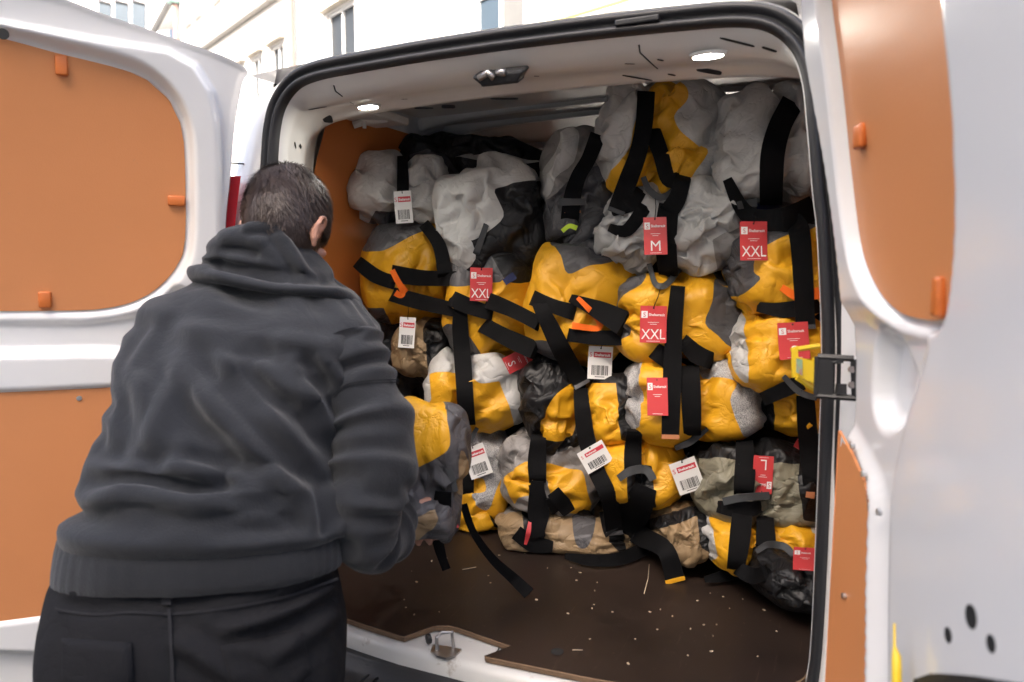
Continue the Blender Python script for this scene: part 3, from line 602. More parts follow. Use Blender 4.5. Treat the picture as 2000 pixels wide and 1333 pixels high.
for w in wins:
    s0, s1, z0, z1, st = w; D = -.07
    mb = MB()
    for a, b_ in (((s0, z0), (s1, z0)), ((s1, z0), (s1, z1)), ((s1, z1), (s0, z1)), ((s0, z1), (s0, z0))):
        mb.add([fP(*a), fP(*b_), fP(*b_, D), fP(*a, D)], [(0, 1, 2, 3)])
    wf = mb.build('window', trim, BLD)
    cx, cz, hw, hh = (s0+s1)/2, (z0+z1)/2, (s1-s0)/2, (z1-z0)/2; zt_ = z1-.32*(z1-z0)
    mb = MB(); t = .045
    for c, h in (((cx, cz, hw, None), 0),): pass
    for (c0, c1, h0, h1) in ((s0+t/2, cz, t/2, hh), (s1-t/2, cz, t/2, hh), (cx, cz, t/2, hh), (cx, z0+t/2, hw, t/2), (cx, z1-t/2, hw, t/2), (cx, zt_, hw, t*.8)):
        mb.box(fP(c0, c1, D+.012), (h0, .02, h1), RF)
    if st != 'thin': mb.box(fP(cx, z0+.42*(zt_-z0), D+.02), (hw, .018, .014), RF)
    mb.build('frame', trim, wf)
    for a, b_, c0, c1, gm in ((s0, cx, z0, zt_, curtain if st == 'open' else glass), (cx, s1, z0, zt_, glass), (s0, cx, zt_, z1, darkglass), (cx, s1, zt_, z1, darkglass)):
        if st == 'shut' and a == s0 and c0 == z0: gm = curtain
        part('pane', [fP(a, c0, D+.005), fP(b_, c0, D+.005), fP(b_, c1, D+.005), fP(a, c1, D+.005)], [(0, 1, 2, 3)], gm, wf, False)
    mb = MB(); mb.box(fP(cx, z0-.04, .05), (hw+.08, .07, .03), RF); mb.build('sill', trim, wf)
    mb = MB(); mb.box(fP(cx, z1+.06, .04), (hw+.10, .06, .035), RF); mb.build('lintel', mat('beige_lintel', (.55, .50, .42), .8), wf)
zl = fac(405, 91)[1]
mb = MB(); sA = fac(510, 0)[0]; mb.box(fP((sA-3+S1)/2, zl, .06), (abs(S1-sA+3)/2, .07, .05), RF); mb.build('string_course', mat('grey_ledge', (.30, .29, .28), .8), BLD)
s_, _ = fac(580, 80); mb = MB(); mb.tube([fP(s_, z, .09) for z in (0, 3, 6, 9, 11)], .055, 10); mb.build('downpipe', pipe, BLD, True)
s_, z_ = fac(352, 60); mb = MB(); mb.tube([fP(s_, z, .09) for z in (0, 3, 6, zu+.6)], .06, 10); mb.build('downpipe', pipe, BLD, True)
mb = MB(); mb.box(fP(s_, zu+.55, .12), (.12, .10, .22), RF, .03); mb.tube([fP(s_, zu+.7, .12), fP(s_+.3, zu+1.2, .3), fP(s_+.7, zu+1.5, .5)], .06, 8); mb.build('rain_hopper', patina, BLD)
mb = MB()
for q in ((1035, 62, 1215, 8), (1215, 8, 1400, -50)): mb.tube([fP(*fac(q[0], q[1]), .06), fP(*fac(q[2], q[3]), .06)], .02, 6)
mb.build('wall_cable', mat('yellow_cable', (.75, .62, .20), .6), BLD)
# wing with the dark gutter
a, b_ = atZ(347, -25, 19), atZ(299, 62, 23)
WNG = root('gabled_wing', 'far white wing with a dark sloping gutter above the open left door', 'building', (a[0], a[1], 0))
mb = MB(); mb.tube([a, b_], .09, 8); mb.build('gutter', slate, WNG)
dl = b_-a; sof = np.array([.55*RT*1.0]).ravel()
mb = MB(); mb.add([a+np.array([0, 0, -.02]), b_+np.array([0, 0, -.02]), b_+RT*.75-DN*.1, a+RT*.75-DN*.1], [(0, 1, 2, 3)]); mb.build('soffit', trim, WNG)
w0, w1 = a+RT*.8, b_+RT*.8; mb = MB(); mb.add([(w0[0], w0[1], 0), (w1[0], w1[1], 0), (w1[0], w1[1], w1[2]), (w0[0], w0[1], w0[2])], [(0, 1, 2, 3)]); mb.build('wall', stucco, WNG)
# flat block far left with three tall windows
c = atZ(235, 20, 34); FB = root('far_block', 'far flat white block with three tall windows at the upper left', 'building', (c[0], c[1], 0))
def fb(px, py, o=0.0): return atZ(px, py, 34-o)
RW = np.stack([RT, FW, -DN], 1)
mb = MB(); q = [fb(-150, 620), fb(330, 620), fb(330, -160), fb(-150, -160)]; mb.add(q+[p+FW*6 for p in q], [(0, 1, 2, 3), (1, 5, 6, 2), (0, 3, 7, 4), (3, 2, 6, 7)]); mb.build('wall', stucco, FB)
for x0, x1 in ((192, 216), (224, 250), (258, 283)):
    p = [fb(x0, 62, .05), fb(x1, 62, .05), fb(x1, 8, .05), fb(x0, -4, .05)]; w = part('window', p, [(0, 1, 2, 3)], glass, FB, False)
    mb = MB(); mb.tube([fb(x0, 2, .1), fb(x1, 8, .1)], .05, 6); mb.build('frame', slate, w)
# weathered stone chimney behind the van roof at the right
p0 = atZ(1490, 45, 7.2); CH = root('stone_chimney', 'weathered beige stone chimney just above the right end of the van roof', 'chimney', (p0[0], p0[1], 0))
kx = 7.2/FPX
mb = MB(); mb.box((p0[0], p0[1], p0[2]/2-.2), (.38, .38, p0[2]/2-.06)); mb.build('shaft', stone, CH)
rnd = random.Random(3)
for r_ in range(3):
    for k in range(3):
        mb = MB(); c = p0+RT*(k-1)*.26+RT*(.12 if r_ % 2 else 0)-FW*.36-np.array([0, 0, 1])*(.145*r_-.06); mb.box(c, (.122, .04+.01*rnd.random(), .066), RW, .012); mb.build('stone_block', stone, CH)
mb = MB(); mb.box(p0+np.array([0, 0, .20]), (.50, .50, .05), bev=.02); mb.build('cap', stone, CH)

# unseen house added to keep the van in open shade, far facade in sun
OPP = root('added_shade_house', 'pale plastered house, unseen behind the camera, added to shade the van', 'building', (0, -8, 0))
opm = mat('beige_plaster', (.74, .71, .66), .9, var=.06, vs=1.2)
bx_ = [-13+2.6*i for i in range(12)]; mb = MB(); zb_ = [0, 1.0, 2.8, 4.2, 6.0, 7.4, 8.6, 9.0]
sb_ = sorted({-14.5, 17.5, *[x for x in bx_], *[x+1.2 for x in bx_]}); WY = -7.6
for i in range(len(sb_)-1):
    for j in range(len(zb_)-1):
        if j % 2 == 1 and any(abs(sb_[i]-x) < 1e-6 for x in bx_): continue
        mb.add([(sb_[i], WY, zb_[j]), (sb_[i+1], WY, zb_[j]), (sb_[i+1], WY, zb_[j+1]), (sb_[i], WY, zb_[j+1])], [(3, 2, 1, 0)])
mb.add([(-14.5, WY, 9.0), (17.5, WY, 9.0), (17.5, WY-8, 9.0), (-14.5, WY-8, 9.0)], [(0, 1, 2, 3)])
mb.build('wall', opm, OPP); w0 = None
for j in (1, 3, 5):
    for x in bx_:
        if w0 is None:
            mb = MB()
            for a in (.0, .58, 1.14): mb.box((x+a+.03, WY-.12, (zb_[j]+zb_[j+1])/2), (.03, .03, .9))
            for z in (zb_[j]+.03, zb_[j+1]-.03): mb.box((x+.6, WY-.12, z), (.6, .028, .03))
            w0 = mb.build('window', trim, OPP); g0 = part('pane', [(x, WY-.14, zb_[j]), (x+1.2, WY-.14, zb_[j]), (x+1.2, WY-.14, zb_[j+1]), (x, WY-.14, zb_[j+1])], [(3, 2, 1, 0)], darkglass, w0, False); x00, z00 = x, zb_[j]
        else:
            w = w0.copy(); COL.objects.link(w); w.location = (x-x00, 0, zb_[j]-z00); g = g0.copy(); COL.objects.link(g); g.parent = w
# ================================================================== PACKED BAGS
def ico(level):
    bm = bmesh.new(); bmesh.ops.create_icosphere(bm, subdivisions=level, radius=1.0); V = np.array([v.co[:] for v in bm.verts]); F = np.array([[v.index for v in f.verts] for f in bm.faces]); bm.free(); return V, F
def edges_of(F): return np.unique(np.sort(np.concatenate([F[:, [0, 1]], F[:, [1, 2]], F[:, [2, 0]]]), 1), axis=0)
def midsub(n, F):
    E = edges_of(F); key = {(a, b): n+i for i, (a, b) in enumerate(map(tuple, E))}; o = []
    for a, b, c in F:
        ab, bc, ca = key[(min(a, b), max(a, b))], key[(min(b, c), max(b, c))], key[(min(a, c), max(a, c))]; o += [(a, ab, ca), (ab, b, bc), (ca, bc, c), (ab, bc, ca)]
    return E, np.array(o)
IV, _F = ico(4); LV = [(_F, edges_of(_F))]; _n = len(IV)
for _ in range(2):
    _E, _F = midsub(_n, _F); LV.append((_F, edges_of(_F))); _n += len(_E)
def refine(X, lvl): E = LV[lvl][1]; return np.concatenate([X, (X[E[:, 0]]+X[E[:, 1]])/2])
def vnormals(X, F):
    n = np.cross(X[F[:, 1]]-X[F[:, 0]], X[F[:, 2]]-X[F[:, 0]]); N = np.stack([np.bincount(F.ravel(), np.repeat(n[:, k], 3), len(X)) for k in range(3)], 1); return N/(np.linalg.norm(N, axis=1)[:, None]+1e-12)
def scat(w, idx, n): return np.stack([np.bincount(idx, w[:, k], n) for k in range(3)], 1)
def crumple(X0, E, F, L, iters, lo, hi, X, press=0.0, lap=0.0, relax=.32, tmax=.05, pin=None):
    # position-based cloth: more fabric than the volume needs, so it buckles into folds
    n = len(X0); N0 = vnormals(X0, F); a, b = E[:, 0], E[:, 1]; deg = np.bincount(E.ravel(), minlength=n)[:, None]
    for it in range(iters):
        d = X[b]-X[a]; l = np.linalg.norm(d, axis=1)+1e-9; w = d*(.5*(l-L)/l)[:, None]
        X = X+(scat(w, a, n)-scat(w, b, n))*relax
        if lap: X = X+lap*((scat(X[b], a, n)+scat(X[a], b, n))/deg-X)
        if press: X = X+N0*press
        D = X-X0; dn = (D*N0).sum(1); T = D-dn[:, None]*N0; tl = np.linalg.norm(T, axis=1)+1e-9
        X = X0+N0*np.clip(dn, -lo, hi)[:, None]+T*np.minimum(1, tmax/tl)[:, None]
        if pin is not None: X[pin] = X0[pin]
    return X
def lapsmooth(X, E, k, w=.5):
    n = len(X); deg = np.bincount(E.ravel(), minlength=n)[:, None]
    for _ in range(k): X = X+w*((scat(X[E[:, 1]], E[:, 0], n)+scat(X[E[:, 0]], E[:, 1], n))/deg-X)
    return X
def pillow(D, p=3.2, n=2.8):
    q = (np.abs(D[:, 1])**n+np.abs(D[:, 2])**n)**(p/n)+np.abs(D[:, 0])**p; return D/q[:, None]**(1/p)
def rest(X0, E, ex, dirs, seed, ani):
    d = X0[E[:, 1]]-X0[E[:, 0]]; l = np.linalg.norm(d, axis=1); m = (X0[E[:, 0]]+X0[E[:, 1]])/2; off = np.array([seed*3.17, seed*1.31, seed*.77])
    g = noise3(m*5.0+off); u = np.where((g > 0)[:, None], dirs[0], dirs[1]); al = ((d*u).sum(1)/l)**2
    reg = np.clip(noise3(m*6.0-off)*1.4+.65, .05, 1.3)
    return l*(1+ex*reg*((1-ani)+ani*2*al))
def soft_bag(shape, seed, ex=.25, ani=.6, lo=.05, hi=.015, amp=.014, ns=7.0, fold_dirs=None, exs=(1.0, .9, .8), its=(90, 40, 14), laps=(.004, .01, .02), amps=(1.0, .16, .06), nss=(1, 2.6, 6), press=.0):
    rs = np.random.RandomState(seed); Q, _ = np.linalg.qr(rs.normal(size=(3, 3))); D = IV@Q+rs.normal(size=IV.shape)*.02; D /= np.linalg.norm(D, axis=1)[:, None]
    dirs = fold_dirs if fold_dirs is not None else (rs.normal(size=3), rs.normal(size=3)); dirs = [np.asarray(v, float)/np.linalg.norm(v) for v in dirs]; off = rs.uniform(-50, 50, 3); X = None
    for lv in range(3):
        F, E = LV[lv]
        if lv: D = refine(D, lv-1); D /= np.linalg.norm(D, axis=1)[:, None]; X = refine(X, lv-1); X = lapsmooth(X, E, 1, .5)
        X0 = shape(D); N = vnormals(X0, F); s = np.sign(((X0-X0.mean(0))*N).sum())
        if s < 0: F = F[:, ::-1]; N = -N
        X = X0 if X is None else X; X = X+N*(amp*amps[lv]*noise3(X0*ns*nss[lv]+off))[:, None]
        X = crumple(X0, E, F, rest(X0, E, ex*exs[lv], dirs, seed, ani), its[lv], lo*(1+.05*lv), hi*(1+.1*lv), X, press, laps[lv])
    return X0, X, F
ALLV, ALLT = [], []; NVTX = [0]
MATNAME = dict(yellow='yellow_panel', lgrey='light_grey_panel', mgrey='taupe_panel', dgrey='dark_grey_panel', black='black_panel', tan='tan_panel', khaki='khaki_panel', speck='speckled_panel')
def pieces(name, V, T, m, o):                      # each sewn panel is an object of its own
    lab = np.arange(len(V)); E = edges_of(T)
    while True:
        n = lab.copy(); mn = np.minimum(lab[E[:, 0]], lab[E[:, 1]]); np.minimum.at(n, E[:, 0], mn); np.minimum.at(n, E[:, 1], mn); n = n[n]
        if (n == lab).all(): break
        lab = n
    for l in np.unique(lab):
        t = T[lab[T[:, 0]] == l]
        if len(t) >= 6: v, t = compact(V, t); part(name, v, t, m, o)
def rr_(s, a, b): return random.Random(s*7+1).uniform(a, b)
def bag(name, box, label, base, zones=(), yf=.50, thick=.30, rot=0.0, cinch=(), seed=1, ex=.10, e=.5, n=2.7, p=3.0, yaw=0.0, Z=None, lo=.05, hi=.014, collide=True, group=None, fine=True, floor=True, cd=.26, cat='bag', folds=None):
    ex = ex*2.2+.08
    x0, y0, x1, y1 = box; cx, cy = (x0+x1)/2, (y0+y1)/2
    if Z is None:
        Pf = at(cx, cy, 1, yf); Z = (Pf-CAMP)@FW + thick*.42
    C0 = atZ(cx, cy, Z); k = Z*.945/FPX; a, c = (x1-x0)/2*k, (y1-y0)/2*k
    cr, sr = math.cos(R(rot)), math.sin(R(rot)); A = RT*cr+DN*sr; Cc = -DN*cr+RT*sr; Bv = FW*math.cos(yaw)+RT*math.sin(yaw); off = np.array([seed*2.3, seed*1.7, 0])
    def shape(D):
        G = pillow(D, p, n); sc = 1+.16*noise3(D*1.5+off)
        for u0 in cinch: sc = sc*(1-cd*np.exp(-((G[:, 0]-u0)/.16)**2))
        return C0+(G[:, :1]*(1+.07*noise3(D*1.9-off))[:, None]*a)*A+(G[:, 1:2]*sc[:, None]*thick/2)*Bv+(G[:, 2:3]*sc[:, None]*c)*Cc
    fd = (A*1.0+Cc*rr_(seed, -1, 1), A*rr_(seed+1, -.6, .6)+Cc) if folds is None else folds
    V0, V, T = soft_bag(shape, seed, ex=ex, ani=.95 if base == 'yellow' else .85, lo=lo, hi=hi, fold_dirs=fd, exs=(1, .6, .42) if base == 'yellow' else (1, .9, .75))
    if floor: V[:, 2] = np.maximum(V[:, 2], .604+.004*noise3(V*20))
    if collide: V[:, 0] = np.clip(V[:, 0], -.792, .79); V[:, 2] = np.minimum(V[:, 2], 1.945)
    if collide: ALLV.append(V); ALLT.append(T+NVTX[0]); NVTX[0] += len(V)
    lo_ = V.min(0); bp = np.array([C0[0], C0[1], max(lo_[2], .6)])
    o = root(name, label, cat, tuple(bp), group); q0, _ = proj(.6*V0+.4*V); cur = (V, T, q0)
    for zm, zp in reversed(list(zones)):
        if cur is None: break
        pl = smoothpoly(zp, 3, True) if len(zp) > 4 else np.array(zp, float)
        ins, out = clip(cur[0], cur[1], sdpoly(cur[2], pl), (cur[2],))
        if ins is not None: pieces(MATNAME[zm], ins[0], ins[1], M[zm], o)
        cur = out
    if cur is not None: pieces(MATNAME[base], cur[0], cur[1], M[base], o)
    return o
PB = 'rolled bags packed in the back of the van'
BG = {}
def B(key, *a, **k): BG[key] = bag('packed_bag', *a, group=PB, **k)
# ---- filler bags behind the front layer, coloured black as gap shade (only slivers show)
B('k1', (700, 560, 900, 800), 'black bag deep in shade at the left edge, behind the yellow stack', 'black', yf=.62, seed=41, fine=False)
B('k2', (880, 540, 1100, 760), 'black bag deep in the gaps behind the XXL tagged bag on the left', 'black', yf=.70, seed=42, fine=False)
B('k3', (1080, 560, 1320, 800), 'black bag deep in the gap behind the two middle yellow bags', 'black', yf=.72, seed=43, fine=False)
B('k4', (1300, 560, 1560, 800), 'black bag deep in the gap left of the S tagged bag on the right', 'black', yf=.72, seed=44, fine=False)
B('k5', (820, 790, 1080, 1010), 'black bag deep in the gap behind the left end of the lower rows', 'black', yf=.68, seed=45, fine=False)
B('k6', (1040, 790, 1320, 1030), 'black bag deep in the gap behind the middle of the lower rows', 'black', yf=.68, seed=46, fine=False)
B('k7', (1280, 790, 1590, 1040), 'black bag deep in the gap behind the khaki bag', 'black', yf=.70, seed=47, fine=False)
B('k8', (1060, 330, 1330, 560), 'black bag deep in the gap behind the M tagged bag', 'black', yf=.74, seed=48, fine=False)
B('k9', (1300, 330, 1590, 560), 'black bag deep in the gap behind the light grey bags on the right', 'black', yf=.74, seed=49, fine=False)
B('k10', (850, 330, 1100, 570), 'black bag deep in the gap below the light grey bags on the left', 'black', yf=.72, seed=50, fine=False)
# ---- top layer
B('topblack', (748, 272, 1080, 415), 'long black bag lying on top at the far left under the roof', 'black', [('lgrey', [(880, 306), (960, 300), (1060, 318), (960, 322)]), ('dgrey', [(800, 300), (850, 290), (900, 340), (840, 350)])], yf=.80, thick=.4, seed=2, rot=4)
B('g1', (684, 300, 885, 448), 'light grey bag with barcode tag, topmost against the left liner', 'lgrey', [('dgrey', [(690, 470), (735, 410), (790, 418), (800, 470)])], yf=.52, thick=.28, rot=10, cinch=(.03,), seed=3, ex=.16)
B('g2', (850, 312, 1075, 560), 'half light grey half black bag, second from the left on top', 'black', [('lgrey', [(840, 300), (1010, 300), (1085, 325), (1060, 350), (1000, 362), (968, 372), (975, 395), (983, 425), (955, 452), (910, 475), (840, 460)]), ('lgrey', [(870, 470), (915, 465), (930, 505), (895, 535), (868, 520)])], yf=.48, thick=.32, rot=-18, seed=4, ex=.13, n=2.4)
B('g3', (1052, 258, 1215, 500), 'dark grey and taupe bag with buckle strap and lime ribbon', 'dgrey', [('mgrey', [(1060, 240), (1220, 240), (1220, 300), (1150, 330), (1105, 358), (1060, 400), (1050, 350)]), ('lgrey', [(1056, 345), (1080, 300), (1100, 262), (1132, 262), (1120, 320), (1085, 352), (1062, 400)])], yf=.56, thick=.3, seed=5, ex=.12, e=.4)
B('y1', (1163, 156, 1422, 392), 'big yellow and grey bag at the very top, jammed under the roof', 'lgrey', [('yellow', [(1265, 178), (1300, 158), (1342, 168), (1348, 192), (1325, 215), (1318, 232), (1330, 255), (1362, 280), (1384, 296), (1350, 345), (1330, 400), (1180, 400), (1183, 352), (1225, 300), (1243, 240), (1268, 205)])], yf=.46, thick=.34, cinch=(-.3,), seed=6, ex=.14, cd=.15)
B('g4', (1384, 186, 1600, 415), 'light grey bag split by a wide black strap at the upper right', 'lgrey', [('mgrey', [(1395, 420), (1420, 395), (1600, 395), (1600, 430)])], yf=.44, thick=.32, cinch=(.15,), seed=7, ex=.15, rot=-6, cd=.2)
B('g5', (1172, 362, 1306, 532), 'light grey lumpy bag left of the M tag', 'lgrey', yf=.46, thick=.28, seed=8, ex=.20, rot=24, lo=.045)
B('g6', (1300, 356, 1445, 532), 'light grey crumpled bag right of the M tag', 'lgrey', [('mgrey', [(1395, 470), (1450, 440), (1450, 540), (1400, 540)])], yf=.44, thick=.28, seed=9, ex=.20, rot=8, lo=.045)
# ---- second layer
B('y2', (704, 428, 894, 636), 'yellow bag with dark grey cap and orange ribbon, leftmost in its layer', 'yellow', [('dgrey', [(700, 485), (708, 420), (840, 420), (838, 445), (800, 462), (760, 486), (735, 492)]), ('dgrey', [(715, 600), (750, 600), (770, 640), (715, 640)])], yf=.52, thick=.3, seed=10, ex=.09, rot=4)
B('y3', (866, 470, 1050, 700), 'yellow bag with grey cap and XXL tag, second from the left in its layer', 'yellow', [('dgrey', [(860, 470), (955, 455), (985, 540), (940, 552), (895, 560), (866, 545)]), ('black', [(950, 455), (1050, 455), (1046, 540), (1000, 552), (975, 530)]), ('dgrey', [(866, 640), (900, 640), (940, 690), (960, 720), (866, 720)])], yf=.47, thick=.3, seed=11, ex=.09, rot=6)
B('y4', (1022, 474, 1240, 714), 'plump yellow bag with grey cap and orange ribbon in the middle', 'yellow', [('dgrey', [(1078, 470), (1180, 462), (1215, 478), (1210, 510), (1150, 522), (1112, 534), (1098, 505)]), ('dgrey', [(1020, 680), (1060, 664), (1120, 690), (1090, 720), (1020, 720)])], yf=.44, thick=.32, seed=12, ex=.09, rot=8)
B('y5', (1194, 530, 1450, 714), 'yellow and dark grey bag with XXL tag below the M tag', 'yellow', [('dgrey', [(1190, 620), (1200, 570), (1230, 545), (1262, 540), (1250, 560), (1210, 592), (1218, 625), (1235, 648), (1205, 668)]), ('dgrey', [(1396, 545), (1412, 560), (1460, 590), (1450, 660), (1425, 675), (1400, 655), (1376, 632), (1392, 590)]), ('dgrey', [(1385, 530), (1425, 530), (1425, 560), (1412, 560)])], yf=.42, thick=.32, cinch=(-.02,), seed=13, ex=.11, cd=.12)
B('y6', (1418, 440, 1612, 622), 'yellow bag with grey end and XXL tag beside the right door seal', 'yellow', [('dgrey', [(1415, 470), (1440, 440), (1600, 430), (1580, 452), (1540, 462), (1480, 490), (1470, 530), (1484, 545), (1440, 582), (1415, 560)])], yf=.40, thick=.3, seed=14, ex=.12, rot=-6)
# ---- third layer
B('t1', (768, 622, 886, 744), 'small tan bag with black end and barcode tag by the person', 'tan', [('black', [(826, 640), (850, 620), (900, 640), (890, 760), (842, 730), (834, 690)])], yf=.50, thick=.26, seed=15, ex=.10)
B('s1', (824, 678, 1034, 846), 'grey topped yellow bag with a slanted red S tag', 'yellow', [('lgrey', [(820, 735), (835, 690), (900, 670), (1040, 670), (1040, 850), (1008, 840), (992, 790), (980, 752), (975, 745), (940, 752), (922, 742), (890, 728), (850, 728)]), ('lgrey', [(818, 730), (838, 726), (842, 780), (830, 800)])], yf=.44, thick=.3, cinch=(-.3,), seed=16, ex=.11, cd=.25)
B('b1', (1018, 698, 1136, 886), 'black bag with a yellow wedge, left of the upright barcode tag', 'black', [('yellow', [(1128, 744), (1132, 790), (1122, 840), (1100, 856), (1054, 852), (1066, 812), (1085, 776), (1110, 752)])], yf=.42, thick=.28, seed=17, ex=.12, rot=-12, n=2.3)
B('y7', (1138, 726, 1246, 868), 'small yellow bag with black right end under the upright barcode tag', 'yellow', [('black', [(1202, 735), (1250, 730), (1250, 870), (1212, 858)]), ('black', [(1135, 720), (1245, 720), (1245, 748), (1200, 752), (1135, 745)])], yf=.42, thick=.28, seed=18, ex=.10)
B('p1', (1212, 694, 1490, 868), 'yellow bag with speckled grey ends in the middle of the stack', 'yellow', [('speck', [(1205, 690), (1258, 690), (1254, 760), (1250, 830), (1205, 830)]), ('speck', [(1360, 700), (1440, 690), (1500, 720), (1495, 880), (1462, 866), (1444, 830), (1428, 782), (1440, 750), (1420, 740), (1372, 730)])], yf=.40, thick=.3, cinch=(.0,), seed=19, ex=.12, cd=.2)
B('s2', (1426, 606, 1612, 776), 'yellow bag with pale grey end and S tag beside the door check strap', 'yellow', [('lgrey', [(1415, 640), (1440, 606), (1456, 622), (1456, 660), (1466, 700), (1464, 745), (1440, 720)])], yf=.37, thick=.3, seed=20, ex=.11, rot=8, e=.42)
B('y8', (1488, 745, 1606, 850), 'small dim yellow bag under the door check strap', 'yellow', [('black', [(1480, 740), (1508, 740), (1512, 850), (1480, 860)])], yf=.42, thick=.26, seed=21, ex=.09)
# ---- fourth layer
B('p2', (884, 832, 1000, 1022), 'speckled grey and yellow bag with barcode tag, nearest the person', 'yellow', [('speck', [(925, 850), (985, 820), (1010, 830), (990, 900), (968, 960), (955, 995), (936, 992), (918, 965), (948, 960), (945, 935), (930, 930), (915, 880)])], yf=.46, thick=.28, seed=22, ex=.14, n=2.4)
B('m1', (970, 836, 1180, 1004), 'taupe and yellow bag split by a black strap in the fourth layer', 'mgrey', [('yellow', [(984, 932), (1010, 912), (1034, 903), (1042, 960), (1012, 972), (1004, 985), (990, 955)]), ('yellow', [(1064, 904), (1112, 918), (1136, 922), (1146, 960), (1153, 990), (1130, 1000), (1085, 982), (1070, 945)]), ('black', [(1062, 838), (1118, 850), (1108, 880), (1086, 882), (1072, 868)])], yf=.42, thick=.28, cinch=(-.2,), seed=23, ex=.13, cd=.2)
B('y9', (1158, 848, 1340, 986), 'yellow bag under the lowest barcode tag in the fourth layer', 'yellow', [('black', [(1225, 900), (1275, 912), (1280, 990), (1225, 990)])], yf=.40, thick=.28, cinch=(-.12,), seed=24, ex=.11, cd=.2)
B('k11', (1352, 858, 1604, 1026), 'khaki green bag with an upside down red tag near the right seal', 'khaki', [('black', [(1340, 850), (1610, 850), (1610, 895), (1560, 902), (1500, 905), (1440, 900), (1376, 896), (1340, 900)]), ('black', [(1562, 898), (1610, 890), (1610, 1020), (1564, 1012)])], yf=.38, thick=.3, cinch=(-.15,), seed=25, ex=.10, cd=.15)
# ---- floor layer
B('y10', (885, 960, 990, 1034), 'flat yellow bag on the floor, the leftmost of the bottom row', 'yellow', [('black', [(950, 990), (1000, 980), (1000, 1040), (965, 1030)])], yf=.46, thick=.26, seed=26, ex=.10)
B('t2', (968, 986, 1256, 1080), 'tan bag with dark grey band lying on the floor', 'tan', [('black', [(1018, 980), (1058, 980), (1064, 1050), (1050, 1090), (1030, 1060)]), ('black', [(1180, 980), (1216, 980), (1222, 1090), (1190, 1060)]), ('dgrey', [(1120, 990), (1162, 985), (1160, 1040), (1145, 1070), (1124, 1060)]), ('mgrey', [(968, 970), (1030, 970), (1026, 1000), (975, 1005)])], yf=.42, thick=.28, seed=27, ex=.11, cinch=(-.5,), cd=.15)
B('t3', (1274, 980, 1384, 1090), 'round tan bag on the floor beneath the lowest barcode tag', 'tan', [('black', [(1360, 1000), (1395, 1000), (1395, 1090), (1370, 1070)]), ('black', [(1268, 1015), (1380, 985), (1380, 1000), (1300, 1030), (1268, 1035)])], yf=.38, thick=.28, seed=28, ex=.10)
B('y11', (1368, 1000, 1606, 1114), 'yellow bag with silvery end on the floor by the right seal', 'yellow', [('lgrey', [(1360, 1020), (1385, 1000), (1394, 1030), (1400, 1070), (1396, 1095), (1360, 1090)]), ('lgrey', [(1582, 1010), (1610, 1010), (1610, 1050), (1586, 1040)])], yf=.34, thick=.28, cinch=(-.25, .05), seed=29, ex=.10, cd=.2)
B('k12', (1462, 1078, 1620, 1172), 'limp black bag slumped on the floor in the right corner', 'black', yf=.18, thick=.34, seed=30, ex=.14, rot=14, n=2.2, e=.6)

